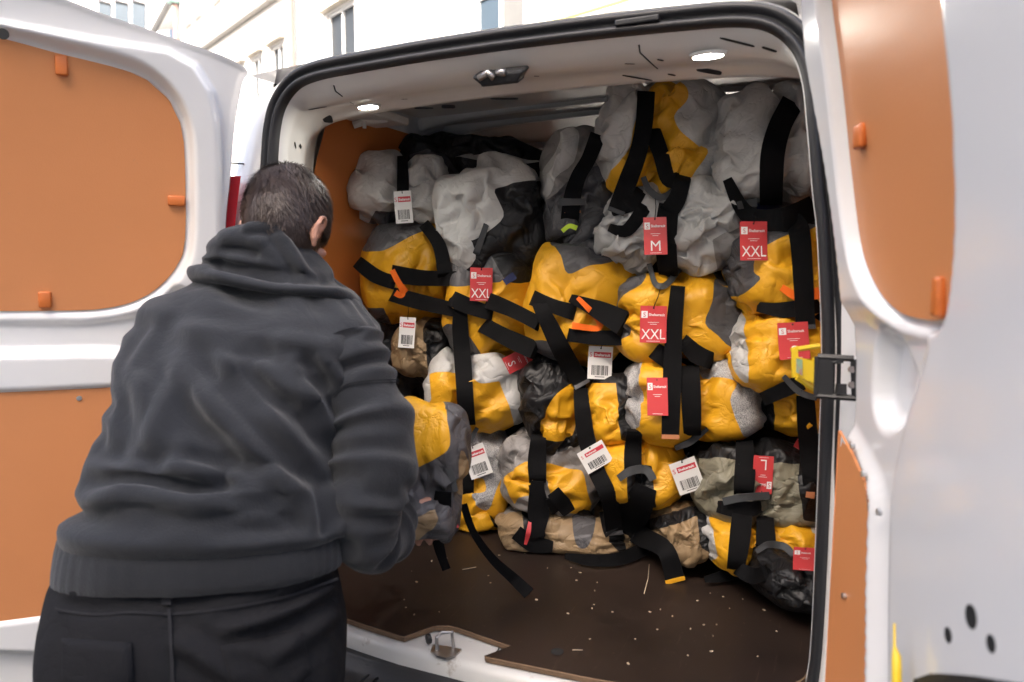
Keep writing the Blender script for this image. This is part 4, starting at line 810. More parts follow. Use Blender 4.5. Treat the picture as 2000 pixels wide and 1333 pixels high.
# ------------------------------------------------------------------ straps, loops and tags
TREE = BVHTree.FromPolygons(np.concatenate(ALLV).tolist(), np.concatenate(ALLT).tolist())
def depth(px, py, tree=None):
    d = ray(px, py); n = np.linalg.norm(d); h = (tree or TREE).ray_cast(Vector(CAMP), Vector(d/n)); return h[3]/n if h[0] is not None else None
def strap(owner, pts, w, m='webbing', lift=.004, name='strap', k=6, z=None, th=.0022, tree=None, smooth=14, hem=None, label=None, dep=None, sink=(.03, .03)):
    # pts: photo pixels along the webbing; w: width in photo pixels (one value, or one per point)
    P = smoothpoly(pts, k); n = len(P); ww = np.interp(np.linspace(0, 1, n), np.linspace(0, 1, len(pts)), w if not np.isscalar(w) else [w]*len(pts)); sd0 = pts[0][0]*.37+pts[0][1]*.11; ww = ww*(1+.07*np.sin(np.linspace(0, 5.0, n)+sd0))
    t = np.gradient(P, axis=0); t /= np.linalg.norm(t, axis=1)[:, None]+1e-9; nr = np.stack([-t[:, 1], t[:, 0]], 1)
    E = [P+nr*(ww/2*f)[:, None] for f in (-1, 0, 1)]; D = []
    for e in E:
        d = np.array([np.nan if (x := depth(*q, tree)) is None else x for q in e]) if z is None else np.array([(at(q[0], q[1], 2, z)-CAMP)@FW for q in e])
        if dep is not None: d = np.interp(np.linspace(0, 1, n), np.linspace(0, 1, len(dep)), dep)
        if np.isnan(d).all(): d[:] = 2.2
        i = np.arange(n); ok = ~np.isnan(d); d = np.interp(i, i[ok], d[ok]); D.append(d)
    mid = np.minimum(np.minimum(D[0], D[2]), D[1]); s = mid.copy()
    for _ in range(smooth):
        sp = np.pad(s, 1, 'edge'); s = np.minimum(mid, (sp[:-2]+sp[1:-1]*2+sp[2:])/4)if z is None and dep is None else s
    for _ in range(4): sp = np.pad(s, 1, 'edge'); s = (sp[:-2]+sp[1:-1]*2+sp[2:])/4
    rows = []; t_ = np.linspace(0, 1, n)
    if z is None and dep is None and tree is None and name == 'strap': s = s+sink[0]*np.clip(1-t_/.14, 0, 1)**1.5+(0 if hem else sink[1])*np.clip(1-(1-t_)/.14, 0, 1)**1.5
    for f, d in zip((0, 1, 2), D):
        dd = np.clip(d, s-.004, s+.006)*.35+s*.65 - lift; rows.append(np.array([atZ(q[0], q[1], z_) for q, z_ in zip(E[f], dd)]))
    X = np.stack(rows, 1); nm = np.cross(np.gradient(X[:, 1], axis=0), X[:, 2]-X[:, 0]); nm /= np.linalg.norm(nm, axis=1)[:, None]+1e-9
    nm *= np.sign((nm*(CAMP-X[:, 1])).sum(1))[:, None]; Y = X+nm[:, None]*th
    V = np.concatenate([Y, X[:, ::-1]], 1).reshape(-1, 3); F = gridfaces(n, 6, True)+[(0, 5, 4, 3), (0, 3, 2, 1)]+[((n-1)*6+a, (n-1)*6+b_, (n-1)*6+c, (n-1)*6+d_) for a, b_, c, d_ in ((0, 1, 4, 5), (1, 2, 3, 4))]
    o = part(name, V, F, M[m], owner, True); o.data.set_sharp_from_angle(angle=R(50))
    if hem:
        r = n-1; q = Y[r-1:r+1].copy(); dirv = Y[r]-Y[r-1]; dirv /= np.linalg.norm(dirv[1])+1e-9
        a_, b_ = Y[r][0], Y[r][2]; V2 = np.array([a_-dirv[0]*.004+nm[r]*.0012, b_-dirv[2]*.004+nm[r]*.0012, b_+dirv[2]*.007+nm[r]*.002, a_+dirv[0]*.007+nm[r]*.002]); V2 = np.concatenate([V2, V2-nm[r]*.006])
        part('hem', V2, [(0, 1, 2, 3), (7, 6, 5, 4), (0, 4, 5, 1), (1, 5, 6, 2), (2, 6, 7, 3), (3, 7, 4, 0)], M[hem], o, False)
    return o
# text meshes
_tc = {}
def textmesh(s, bold=0.0):
    if (s, bold) in _tc: return _tc[(s, bold)]
    cu = bpy.data.curves.new('lettering', 'FONT'); cu.body = s; cu.align_x = 'LEFT'; cu.size = 1; cu.resolution_u = 3; cu.offset = bold
    ob = bpy.data.objects.new('lettering', cu); COL.objects.link(ob); bpy.context.view_layer.update()
    me = bpy.data.meshes.new_from_object(ob.evaluated_get(bpy.context.evaluated_depsgraph_get())); V = np.array([v.co[:] for v in me.vertices]); F = [tuple(p.vertices) for p in me.polygons]
    bpy.data.objects.remove(ob); bpy.data.curves.remove(cu); bpy.data.meshes.remove(me)
    lo, hi = V.min(0), V.max(0); V = (V-lo)/(hi[1]-lo[1]); _tc[(s, bold)] = (V, F); return V, F
def hangtag(owner, kind, c, w, h, rot=0.0, size='', tilt=(0.0, 0.0), lift=.012, string=None, dz=None, bend=None, curl=None):
    rq = random.Random(int(c[0]*7+c[1])); bend = rq.uniform(-.006, .012) if bend is None else bend; tilt = (tilt[0]+rq.uniform(-.18, .18), tilt[1]+rq.uniform(-.12, .12))
    d = [x for x in (depth(c[0]+a*w*.45, c[1]+b_*h*.45) for a in (-1, 0, 1) for b_ in (-1, 0, 1)) if x is not None]
    d = (sorted(d)[min(1, len(d)-1)] if d else 2.1)-lift if dz is None else dz
    C = atZ(c[0], c[1], d); k = d/FPX; W, H = w*k, h*k; cr, sr = math.cos(R(rot)), math.sin(R(rot))
    U = RT*cr+DN*sr; Dn = -RT*sr+DN*cr; U = U+FW*tilt[0]; Dn = Dn+FW*tilt[1]; U /= np.linalg.norm(U); Dn /= np.linalg.norm(Dn); N = np.cross(Dn, U); N /= np.linalg.norm(N)
    if N @ (CAMP-C) < 0: N = -N
    def S(a, b_, o=0.0): a = np.asarray(a, float); b_ = np.asarray(b_, float); return C+np.multiply.outer(a*W, U)+np.multiply.outer(b_*H, Dn)+np.multiply.outer(o+bend*((b_)**2), N)
    nb = 7; bb = np.linspace(-.5, .5, nb); V = []; t = .0007
    for b_ in bb: V += [S(-.5, b_), S(.5, b_), S(.5, b_, -t), S(-.5, b_, -t)]
    V = np.array(V).reshape(-1, 3); F = gridfaces(nb, 4, True)+[(3, 2, 1, 0), tuple((nb-1)*4+i for i in range(4))]
    tg_ = part('hang_tag', V, F, M['tagred' if kind == 'red' else 'tagwhite'], owner, False)
    def txt(s, a, b_, hh, mm, nm, bold=0.0, center=False, wmax=None):
        V, F = textmesh(s, bold); sc = hh*H; wd = V[:, 0].max()*sc; sx = sc
        if wmax and wd > wmax*W: sx = sc*wmax*W/wd; wd = wmax*W
        aa = a+V[:, 0]*sx/W-(wd/W/2 if center else 0); bb_ = b_-V[:, 1]*sc/H; part(nm, S(aa, bb_, .0006), F, M[mm], tg_, False)
    def rect(a0, b0, a1, b1, mm, nm, o=.0004):
        part(nm, S([a0, a1, a1, a0], [b0, b0, b1, b1], o), [(0, 1, 2, 3)], M[mm], tg_, False)
    th_ = np.arange(10)*2*math.pi/10; part('eyelet', S(.0+.035*np.cos(th_), -.44+.035*np.sin(th_)*W/H, .0005), [tuple(range(10))], M['inkblack'], tg_, False)
    if kind == 'red':
        rect(-.46, -.36, -.22, -.17, 'inkwhite', 'logo_patch'); txt('S', -.34, -.20, .12, 'inkred', 'logo_mark', center=True)
        txt('Sheltersuit', -.18, -.225, .075, 'inkwhite', 'brand_lettering', .02, wmax=.62)
        for j, wd in ((0, .42), (1, .26)): rect(-wd/2, -.06+j*.05, wd/2, -.048+j*.05, 'inkwhite', 'small_print')
        if size: txt(size, .0, .40, .27, 'inkwhite', 'size_lettering', 0.0, True, wmax=.9)
        rect(-.25, .45, .25, .46, 'inkwhite', 'small_print')
    else:
        rect(-.28, -.33, .44, -.16, 'inkred', 'brand_box'); txt('Sheltersuit', -.24, -.20, .085, 'inkwhite', 'brand_lettering', .03, wmax=.64); txt('S', -.40, -.17, .14, 'inkred', 'logo_mark', center=True)
        rr = random.Random(int(c[0])); x = -.34; mb = MB()
        while x < .34:
            wd = rr.choice((.012, .012, .024, .036)); q = S([x, x+wd, x+wd, x], [.08, .08, .38, .38], .0005); mb.add(q, [(0, 1, 2, 3)]); x += wd+rr.choice((.014, .014, .026))
        mb.build('barcode', M['inkblack'], tg_); rect(-.2, .42, .2, .44, 'inkblack', 'small_print')
    if string:
        a = S(0, -.44, .002); e = S(0, -.5, .004); b_ = atZ(string[0], string[1], d-.004); mb = MB(); mb.tube([a, e, (e+b_)/2+RT*.002, b_], .0011, 5); mb.build('tag_string', M['webbing'], tg_)
    return tg_
G = BG
# top layer
strap(G['g1'], [(786, 306), (787, 345), (787, 385)], 22); hangtag(G['g1'], 'white', (788, 405), 34, 62, -4, string=(786, 368))
strap(G['g2'], [(951, 436), (940, 468), (928, 500)], 12, 'gweb')
strap(G['g3'], [(1168, 264), (1150, 310), (1130, 345), (1118, 385), (1112, 440)], [30, 30, 32, 34, 34]); strap(G['g3'], [(1102, 414), (1134, 414)], 5, 'copper', lift=.012, name='strap_keeper'); strap(G['g3'], [(1098, 452), (1112, 442), (1126, 446)], 9, 'lime', lift=.010, name='lime_ribbon'); strap(G['g3'], [(1092, 395), (1144, 395)], 14, 'gweb', lift=.008, name='strap_slide')
strap(G['y1'], [(1262, 180), (1258, 240), (1246, 300), (1228, 350), (1204, 412)], [34, 36, 36, 36, 32], lift=.008, hem='gweb'); strap(G['y1'], [(1272, 250), (1290, 300), (1305, 350), (1330, 350)], [30, 32, 32, 30], lift=.004)
strap(G['y1'], [(1256, 346), (1268, 372), (1290, 386), (1312, 374), (1326, 346)], [10, 12, 14, 12, 10], 'gweb', lift=.012, name='carry_loop'); strap(G['y1'], [(1335, 345), (1322, 390), (1300, 420)], 34, lift=.006)
strap(G['g5'], [(1195, 412), (1230, 400), (1252, 372)], [24, 30, 22], lift=.006); strap(G['g5'], [(1190, 445), (1225, 450), (1262, 400)], [16, 24, 30], lift=.004)
strap(G['g4'], [(1548, 200), (1522, 250), (1508, 310), (1506, 400)], [48, 46, 44, 42], lift=.007); strap(G['g4'], [(1478, 405), (1520, 406)], 14, 'navyweb', lift=.014, name='navy_tab'); strap(G['g4'], [(1440, 402), (1478, 396)], 16, 'gweb', lift=.01, name='grey_tab')
strap(G['g6'], [(1306, 400), (1300, 470), (1306, 540)], 40, lift=.0); hangtag(G['g6'], 'red', (1280, 461), 45, 74, -1, 'M', string=(1280, 388), lift=.075)
strap(G['g4'], [(1420, 350), (1460, 420), (1530, 430), (1590, 405)], [20, 34, 46, 48], lift=.002, name='slack_strap')
# second layer
strap(G['y2'], [(698, 512), (735, 540), (776, 554)], [24, 28, 30]); strap(G['y2'], [(760, 533), (820, 543), (900, 545)], 31, lift=.007); strap(G['y2'], [(762, 574), (820, 590), (898, 608)], 29, lift=.007); strap(G['y2'], [(828, 438), (858, 480), (870, 540)], [22, 28, 28], lift=.005)
strap(G['y2'], [(766, 528), (776, 548), (786, 566), (784, 578), (772, 572)], [10, 12, 14, 10, 12], 'orange', lift=.014, name='orange_ribbon'); strap(G['y2'], [(784, 560), (795, 576), (797, 592)], [12, 12, 9], 'orange', lift=.016, name='orange_ribbon')
hangtag(G['t1'], 'white', (795, 650), 31, 60, 4, string=(797, 596))
strap(G['y3'], [(880, 582), (920, 600), (966, 615)], 30); strap(G['y3'], [(950, 586), (1000, 606), (1056, 634)], 30, lift=.008); strap(G['y3'], [(942, 634), (990, 660), (1048, 686)], 34, lift=.007)
strap(G['y3'], [(900, 590), (899, 640), (905, 720), (910, 800), (912, 830)], [22, 32, 36, 34, 32], lift=.008); hangtag(G['y3'], 'red', (940, 556), 44, 65, 1, 'XXL', string=(934, 516)); strap(G['y3'], [(985, 552), (1005, 538)], 14, 'navyweb', lift=.01, name='navy_tab')
strap(G['y4'], [(1040, 582), (1085, 600), (1126, 612)], 30); strap(G['y4'], [(1112, 582), (1165, 604), (1222, 634)], [16, 34, 50], lift=.006); strap(G['y4'], [(1106, 654), (1160, 660), (1222, 660)], 28, lift=.006)
strap(G['y4'], [(1050, 588), (1075, 640), (1100, 690), (1128, 736), (1136, 750)], [24, 32, 38, 36, 34], lift=.010, hem='dgrey')
strap(G['y4'], [(1128, 582), (1150, 604), (1168, 624), (1171, 638), (1160, 642), (1117, 636)], [8, 12, 13, 12, 10, 13], 'orange', lift=.014, name='orange_ribbon')
strap(G['y5'], [(1324, 560), (1316, 650), (1312, 760), (1309, 852)], [30, 32, 34, 35], lift=.008, hem='copper'); strap(G['y5'], [(1268, 516), (1278, 552), (1292, 560), (1306, 552), (1326, 526)], [10, 11, 12, 11, 12], 'gweb', lift=.014, name='carry_loop')
strap(G['y5'], [(1276, 684), (1300, 700), (1310, 712)], [30, 36, 36], lift=.002); strap(G['y5'], [(1330, 662), (1360, 692), (1392, 706)], [26, 34, 36], lift=.003); hangtag(G['y5'], 'red', (1276, 634), 52, 72, 1, 'XXL', string=(1290, 562))
strap(G['y6'], [(1540, 430), (1560, 450), (1568, 540), (1573, 638)], [34, 42, 42, 38], lift=.010, hem='gweb'); strap(G['y6'], [(1526, 562), (1560, 580), (1600, 572)], [14, 18, 22], 'orange', lift=.004, name='orange_ribbon'); strap(G['y6'], [(1480, 600), (1530, 606), (1600, 596)], [20, 30, 30], lift=.003)
hangtag(G['y6'], 'red', (1472, 471), 56, 76, -1, 'XXL', string=(1472, 420))
# third layer
hangtag(G['s1'], 'red', (1013, 704), 36, 56, 64, 'S', tilt=(.1, .1)); 
strap(G['s1'], [(905, 830), (900, 852), (912, 868), (932, 836)], [8, 10, 12, 8], 'gweb', lift=.008, name='carry_loop')
hangtag(G['y7'], 'white', (1172, 709), 48, 64, 3, string=(1175, 672)); strap(G['b1'], [(1134, 760), (1138, 810), (1146, 860), (1165, 920), (1190, 975), (1200, 1040)], [26, 30, 32, 34, 36, 34], lift=.004, hem='dgrey')
strap(G['p1'], [(1348, 716), (1350, 790), (1352, 850)], 36, lift=.002); hangtag(G['p1'], 'red', (1284, 775), 40, 74, 0, ''); strap(G['p1'], [(1318, 876), (1350, 862), (1382, 838)], [10, 12, 8], 'gweb', lift=.008, name='carry_loop')
hangtag(G['s2'], 'red', (1550, 666), 58, 72, -3, 'S'); strap(G['s2'], [(1490, 780), (1530, 762), (1570, 745)], [26, 32, 30], lift=.004); strap(G['s2'], [(1530, 735), (1560, 765), (1595, 778)], [10, 12, 12], 'gweb', lift=.010, name='carry_loop')
strap(G['y8'], [(1572, 766), (1578, 860), (1586, 960)], [34, 36, 36], lift=.006); hangtag(G['y8'], 'red', (1562, 866), 16, 24, 30, '')
# fourth layer
hangtag(G['p2'], 'white', (932, 901), 44, 62, -19, string=(930, 866)); strap(G['p2'], [(900, 850), (912, 900), (915, 970)], [22, 24, 22], lift=.003)
strap(G['m1'], [(1052, 850), (1049, 900), (1050, 945)], [30, 34, 34], lift=.006); strap(G['m1'], [(1045, 945), (1058, 1000), (1050, 1040)], [26, 30, 26], lift=.004, name='dangling_strap'); strap(G['m1'], [(1076, 970), (1090, 1000)], [24, 28], lift=.006)
hangtag(G['y9'], 'white', (1162, 893), 56, 46, -30); hangtag(G['y9'], 'white', (1342, 930), 52, 66, -21, string=(1346, 884)); strap(G['y9'], [(1240, 840), (1236, 880), (1236, 930)], 32, lift=.004); strap(G['y9'], [(1208, 935), (1232, 920), (1262, 918), (1276, 938)], [14, 18, 16, 14], 'gweb', lift=.012, name='carry_loop')
hangtag(G['y9'], 'red', (1247, 996), 44, 20, 52, '', tilt=(.4, .2)); strap(G['y9'], [(1262, 950), (1240, 1000), (1215, 1040)], [44, 60, 56], lift=.002, name='slack_strap')
strap(G['k11'], [(1454, 862), (1455, 910), (1452, 968)], [36, 38, 38], lift=.006); hangtag(G['k11'], 'red', (1490, 928), 40, 74, 184, 'L', string=(1482, 972)); strap(G['k11'], [(1412, 980), (1450, 972), (1502, 968)], [14, 16, 14], 'gweb', lift=.014, name='carry_loop'); strap(G['k11'], [(1402, 990), (1450, 996), (1486, 990)], [24, 32, 24], lift=.006)
strap(G['k11'], [(1574, 966), (1590, 968)], 12, 'copper', lift=.008, name='copper_tab')
# floor row
strap(G['t2'], [(1036, 1010), (1032, 1040), (1026, 1064)], [5, 9, 5], 'tagred', lift=.02, name='edge_on_tag'); strap(G['t2'], [(1008, 1040), (1040, 1062), (1080, 1068)], [30, 34, 20], lift=.004, name='slack_strap'); strap(G['t2'], [(1050, 940), (1046, 1000), (1052, 1050)], [24, 34, 26], lift=.01, name='dangling_strap'); strap(G['t2'], [(1080, 960), (1100, 985), (1112, 1002)], [26, 34, 24], lift=.008, name='dangling_strap'); strap(G['t2'], [(1240, 1040), (1256, 1050), (1300, 1075), (1318, 1132)], [36, 40, 38, 38], lift=.012, hem='yellow', name='dangling_strap')
strap(G['t2'], [(1104, 1086), (1150, 1094), (1210, 1092), (1262, 1070)], [10, 22, 26, 30], z=.607, name='floor_strap'); strap(G['t2'], [(1186, 1000), (1190, 1030), (1196, 1042)], 30, lift=.006)
strap(G['y11'], [(1450, 1000), (1444, 1060), (1436, 1112)], [40, 38, 36], lift=.006); strap(G['y11'], [(1494, 1010), (1496, 1070)], 36, lift=.005); strap(G['y11'], [(1376, 1132), (1410, 1126), (1450, 1112), (1480, 1098)], [12, 22, 26, 30], z=.61, name='floor_strap')
strap(G['y11'], [(1476, 1078), (1500, 1064), (1532, 1068), (1550, 1086)], [10, 13, 13, 12], 'gweb', lift=.012, name='carry_loop'); hangtag(G['y11'], 'red', (1572, 1092), 46, 44, 4, '', lift=.02)
strap(G['k12'], [(1440, 1110), (1470, 1125), (1500, 1118)], [24, 34, 30], lift=.004)
# ================================================================== CARRIED BAG
G['carry'] = bag('carried_bag', (742, 782, 912, 1050), 'yellow, dark grey and tan bag held by the person in the grey hoodie', 'dgrey', [('yellow', [(730, 760), (858, 776), (872, 826), (876, 872), (854, 894), (800, 918), (730, 930)]), ('tan', [(770, 1030), (810, 1008), (852, 996), (850, 1026), (820, 1050), (780, 1070)]), ('tan', [(896, 885), (908, 900), (912, 950), (900, 968), (894, 930)])], Z=1.70, thick=.22, seed=61, ex=.06, rot=6, n=4.5, p=4.5, collide=False, floor=False, lo=.035)
strap(G['carry'], [(905, 985), (925, 1040), (962, 1092), (1005, 1132), (1034, 1160)], [15, 15, 18, 21, 24], name='trailing_strap', dep=[1.74, 1.78, 1.82, 1.86, (at(1034, 1160, 2, .612)-CAMP)@FW], k=8)
strap(G['carry'], [(852, 1020), (856, 1060), (864, 1090), (872, 1112)], [22, 20, 18, 18], name='dangling_strap', dep=[1.70, 1.71, 1.72, 1.73])
strap(G['carry'], [(866, 960), (862, 1000), (856, 1040)], [34, 36, 26], name='strap', dep=[1.60, 1.63, 1.68]); strap(G['carry'], [(850, 892), (878, 920), (890, 960)], [10, 10, 10], 'gweb', name='carry_loop', dep=[1.60, 1.60, 1.61])
hangtag(G['carry'], 'red', (884, 1021), 20, 24, -12, 'L', dz=1.66)

# ================================================================== PERSON
skin = mat('skin', (.52, .27, .19), .5, var=.08, vs=12, bump=.1, bs=300)
hoodm = fabric('charcoal_sweatshirt', (.025, .027, .0315), .9, .22, sheen=.2, weave=1.0, cs=18, dist=.008)
ribm = fabric('ribbed_cotton', (.022, .0235, .027), .9, .08, sheen=.2, weave=1.0, cs=30)
denim = fabric('black_denim', (.0145, .0145, .0165), .85, .4, weave=.8, cs=16, dist=.006)
seamm = fabric('denim_seam', (.026, .026, .029), .85, .1, weave=.8)
hairm = mat('dark_brown_hair', (.060, .040, .033), .5, var=.65, vs=110, spec=.5)
PB0 = atZ(390, 1250, 1.32)
PER = root('person', 'person in charcoal hoodie and dark jeans leaning into the van with a bag', 'person', (PB0[0], PB0[1], 0))
def ell(c, h, rot=None, n=3):
    bm = bmesh.new(); bmesh.ops.create_icosphere(bm, subdivisions=n, radius=1); V = np.array([v.co[:] for v in bm.verts])*np.asarray(h); F = [tuple(v.index for v in f.verts) for f in bm.faces]; bm.free()
    return V@(np.asarray(rot).T if rot is not None else np.eye(3))+np.asarray(c), F
def cap(P, r, n=12):                                  # rounded tube through points
    P = np.asarray(P, float); r = np.asarray(r, float); t0 = P[0]-P[1]; t0 /= np.linalg.norm(t0); t1 = P[-1]-P[-2]; t1 /= np.linalg.norm(t1)
    Q = [P[0]+t0*r[0]*.95, P[0]+t0*r[0]*.6]+list(P)+[P[-1]+t1*r[-1]*.6, P[-1]+t1*r[-1]*.95]; rr = [r[0]*.25, r[0]*.8]+list(r)+[r[-1]*.8, r[-1]*.25]
    return tubevf(Q, rr, n)
def remesh(mb, vox, sm=6):
    V = np.concatenate(mb.V); me = bpy.data.meshes.new('tmp'); me.from_pydata(V.tolist(), [], mb.F); o = bpy.data.objects.new('tmp', me); COL.objects.link(o)
    m1 = o.modifiers.new('r', 'REMESH'); m1.mode = 'VOXEL'; m1.voxel_size = vox
    if sm: m2 = o.modifiers.new('s', 'SMOOTH'); m2.iterations = sm; m2.factor = .5
    bpy.context.view_layer.update(); e = o.evaluated_get(bpy.context.evaluated_depsgraph_get()); m = e.to_mesh()
    co = np.empty(len(m.vertices)*3); m.vertices.foreach_get('co', co); F = [tuple(p.vertices) for p in m.polygons]; e.to_mesh_clear(); bpy.data.objects.remove(o); bpy.data.meshes.remove(me)
    return co.reshape(-1, 3), F
# joints (photo pixel, camera depth)
J = {k: atZ(*v) for k, v in dict(pel=(385, 1180, 1.36), spine=(420, 960, 1.40), chest=(470, 760, 1.48), neck=(540, 575, 1.60), headb=(565, 490, 1.60),
     shr=(690, 690, 1.48), elr=(722, 1045, 1.37), wrr=(775, 1005, 1.57), shl=(352, 680, 1.60), ell=(420, 960, 1.72), wrl=(700, 985, 1.78)).items()}
hipr, hipl = atZ(510, 1230, 1.34), atZ(250, 1230, 1.36)
def leg(h, dx): 
    k_ = np.array([h[0]+dx, h[1]+.03, .50]); a_ = np.array([h[0]+dx*1.3, h[1]-.01, .09]); return [h, k_, a_]
LR, LL = leg(hipr, .03), leg(hipl, -.04)
fdir = FW*.82+RT*.20+DN*.50; fdir /= np.linalg.norm(fdir); updir = -DN+fdir*.3; updir -= fdir*(updir@fdir); updir /= np.linalg.norm(updir); rdir = np.cross(fdir, updir)
if rdir@RT < 0: rdir = -rdir
HC = atZ(560, 440, 1.585); HR = np.stack([rdir, fdir, updir], 1)
hp = lambda x, y, z: HC+HR@np.array([x, y, z])
body = MB()
body.add(*ell(HC+HR@np.array([0, -.005, .02]), (.074, .094, .098), HR)); body.add(*ell(hp(0, .03, -.04), (.058, .062, .075), HR)); body.add(*ell(hp(0, .06, -.085), (.03, .028, .025), HR))
body.add(*cap([hp(0, .088, .01), hp(0, .108, -.025)], [.009, .014], 8)); body.add(*ell(hp(0, .086, -.06), (.024, .012, .012), HR)); body.add(*ell(hp(0, .082, .03), (.055, .014, .012), HR))
for s in (-1, 1): body.add(*ell(hp(s*.078, -.006, -.028), (.007, .018, .028), HR)); body.add(*cap([hp(s*.080, .008, -.016), hp(s*.088, .006, .002), hp(s*.092, -.010, .008), hp(s*.094, -.024, -.004), hp(s*.092, -.026, -.026), hp(s*.086, -.014, -.048), hp(s*.081, -.002, -.058)], [.005, .0055, .006, .006, .0055, .006, .007], 8)); body.add(*ell(hp(s*.045, .075, -.02), (.02, .014, .012), HR))
body.add(*cap([hp(0, -.02, -.05), (hp(0, -.02, -.05)+J['neck'])/2, J['neck'], J['chest']*.4+J['neck']*.6+FW*.04], [.048, .048, .050, .05]))
body.add(*ell(J['chest']+FW*.05, (.15, .08, .15), np.stack([RT, FW, -DN], 1))); body.add(*ell(J['spine']+FW*.02, (.13, .08, .16), np.stack([RT, FW, -DN], 1))); body.add(*ell(J['pel'], (.165, .105, .13), np.stack([RT, FW, -DN], 1)))
for sh, el, wr in ((J['shr'], J['elr'], J['wrr']), (J['shl'], J['ell'], J['wrl'])):
    body.add(*cap([J['chest']*.45+sh*.55, sh, sh*.5+el*.5, el], [.05, .042, .040, .036])); body.add(*cap([el, el*.5+wr*.5, wr], [.038, .036, .026]))
for hp_, kn, an in (LR, LL):
    body.add(*cap([J['pel']*.5+hp_*.5, hp_, hp_*.5+kn*.5, kn], [.10, .095, .075, .055])); body.add(*cap([kn, kn*.6+an*.4, an], [.055, .055, .036])); body.add(*cap([an+np.array([0, -.03, -.03]), an+np.array([.0, .05, -.045]), an+np.array([0, .13, -.06])], [.035, .035, .028]))
def hand(mb, wr, d, side, curl):                       # palm, four curled fingers and a thumb closing on the bag
    d = d/np.linalg.norm(d); nrm = np.cross(d, side); nrm /= np.linalg.norm(nrm); side = np.cross(nrm, d)
    pc = wr+d*.055; mb.add(*ell(pc, (.042, .052, .017), np.stack([side, d, nrm], 1))); mb.add(*cap([wr, wr+d*.03], [.025, .025], 10))
    for i, (o, l) in enumerate(((-.031, .070), (-.010, .080), (.011, .076), (.031, .060))):
        b0 = wr+d*.092+side*o; p1 = b0+(d*.8+nrm*curl*.6)*l*.45; p2 = p1+(d*.25+nrm*curl)*l*.35; p3 = p2+(-d*.25+nrm*curl)*l*.25; mb.add(*cap([pc+side*o*.8, b0, p1, p2, p3], [.010, .0098, .009, .0085, .0075], 8))
    t0 = wr+d*.03-side*.03; t1 = t0+(d*.5-side*.75+nrm*curl*.3)*.04; t2 = t1+(d*.7-side*.2+nrm*curl*.6)*.035; mb.add(*cap([t0, t1, t2], [.014, .011, .009], 8))
bc = atZ(845, 930, 1.74)
hand(body, J['wrr'], (atZ(815, 1010, 1.69)-J['wrr']), DN*.3+FW*.6, -1.0); hand(body, J['wrl'], (atZ(770, 960, 1.86)-J['wrl']), DN*.9, 1.0)
V, F = remesh(body, .0055, 3); part('body', V, F, skin, PER)
for s in (-1, 1): part('eye', *ell(hp(s*.031, .079, .004), (.011,)*3, None, 2), M['tagwhite'], PER)
# ---- hair: cap plus combed strands
rs = np.random.RandomState(8)
def hairlim(q): return (q[:, 2] > -.065+.12*np.clip((q[:, 1]-.01)/.08, 0, 1)**1.3) & ~((np.abs(q[:, 0]) > .066) & (q[:, 1] > -.032) & (q[:, 2] < .008))
D = ico(5)[0]; F5 = ico(5)[1]; hv = D*np.array([.077, .098, .100])+np.array([0, -.007, .020]); hv *= 1+.03*noise3(hv*22)[:, None]; keep = hairlim(hv)
Fk = F5[keep[F5].all(1)]; hv2, Fk2 = compact(hv, Fk); hairo = part('hair', hv2@HR.T+HC, Fk2, hairm, PER)
n_ = 15000; d0 = rs.normal(size=(n_*2, 3)); d0 /= np.linalg.norm(d0, axis=1)[:, None]; p0 = d0*np.array([.081, .102, .104])+np.array([0, -.007, .020]); d0 = d0[hairlim(p0)]; p0 = p0[hairlim(p0)]
crown = np.array([.0, -.05, .11]); fl_ = p0-crown; fl_ -= d0*(fl_*d0).sum(1)[:, None]; fl_ /= np.linalg.norm(fl_, axis=1)[:, None]+1e-6
sw = np.cross(d0, fl_); fl_ = fl_+sw*(.5+.9*noise3(p0*16)[:, None])+rs.normal(size=fl_.shape)*.13; fl_ /= np.linalg.norm(fl_, axis=1)[:, None]
ln = .020+.014*rs.rand(len(p0), 1)+.010*(p0[:, 2:3] > .03); pts = [p0-d0*.004, p0+fl_*ln*.5+d0*(.004+.006*noise3(p0*26)[:, None]), p0+fl_*ln+d0*.0015*rs.rand(len(p0), 1)]
wv = np.cross(fl_, d0)*.0007; nh = len(p0); Vh = np.concatenate([pts[0]-wv, pts[0]+wv, pts[1]-wv*.9, pts[1]+wv*.9, pts[2]]); i = np.arange(nh)
Fh = np.concatenate([np.stack([i, i+nh, i+3*nh, i+2*nh], 1)]).tolist()+np.stack([i+2*nh, i+3*nh, i+4*nh], 1).tolist()
st = part('hair_strands', Vh@HR.T+HC, Fh, hairm, hairo); st['kind'] = 'stuff'
# ---- hoodie
def loft(rows, nv=40, pw=2.3, flip=1):
    # rows: (left px, right px, depth left, depth right, half thickness); returns (rows, nv, 3)
    out = []
    for (l, r, zl, zr, t) in rows:
        a, b = atZ(*l, zl), atZ(*r, zr); c = (a+b)/2; u = (b-a)/2; th = np.arange(nv)*2*math.pi/nv; ct = np.sign(np.cos(th))*np.abs(np.cos(th))**(2/pw); st_ = np.sign(np.sin(th))*np.abs(np.sin(th))**(2/pw)
        fwd = FW-u*(FW@u)/(u@u); fwd /= np.linalg.norm(fwd); out.append(c+ct[:, None]*u-st_[:, None]*fwd*t)
    return np.array(out)
def resamp(X, n):                                       # smooth along the rows
    k = 8; Y = smoothpoly(X.reshape(len(X), -1), k).reshape(-1, X.shape[1], 3); L = np.concatenate([[0], np.cumsum(np.linalg.norm(np.diff(Y, axis=0), axis=2).mean(1))]); t = np.linspace(0, L[-1], n); o = np.zeros((n,)+X.shape[1:])
    for j in range(X.shape[1]):
        for c in range(3): o[:, j, c] = np.interp(t, L, Y[:, j, c])
    return o
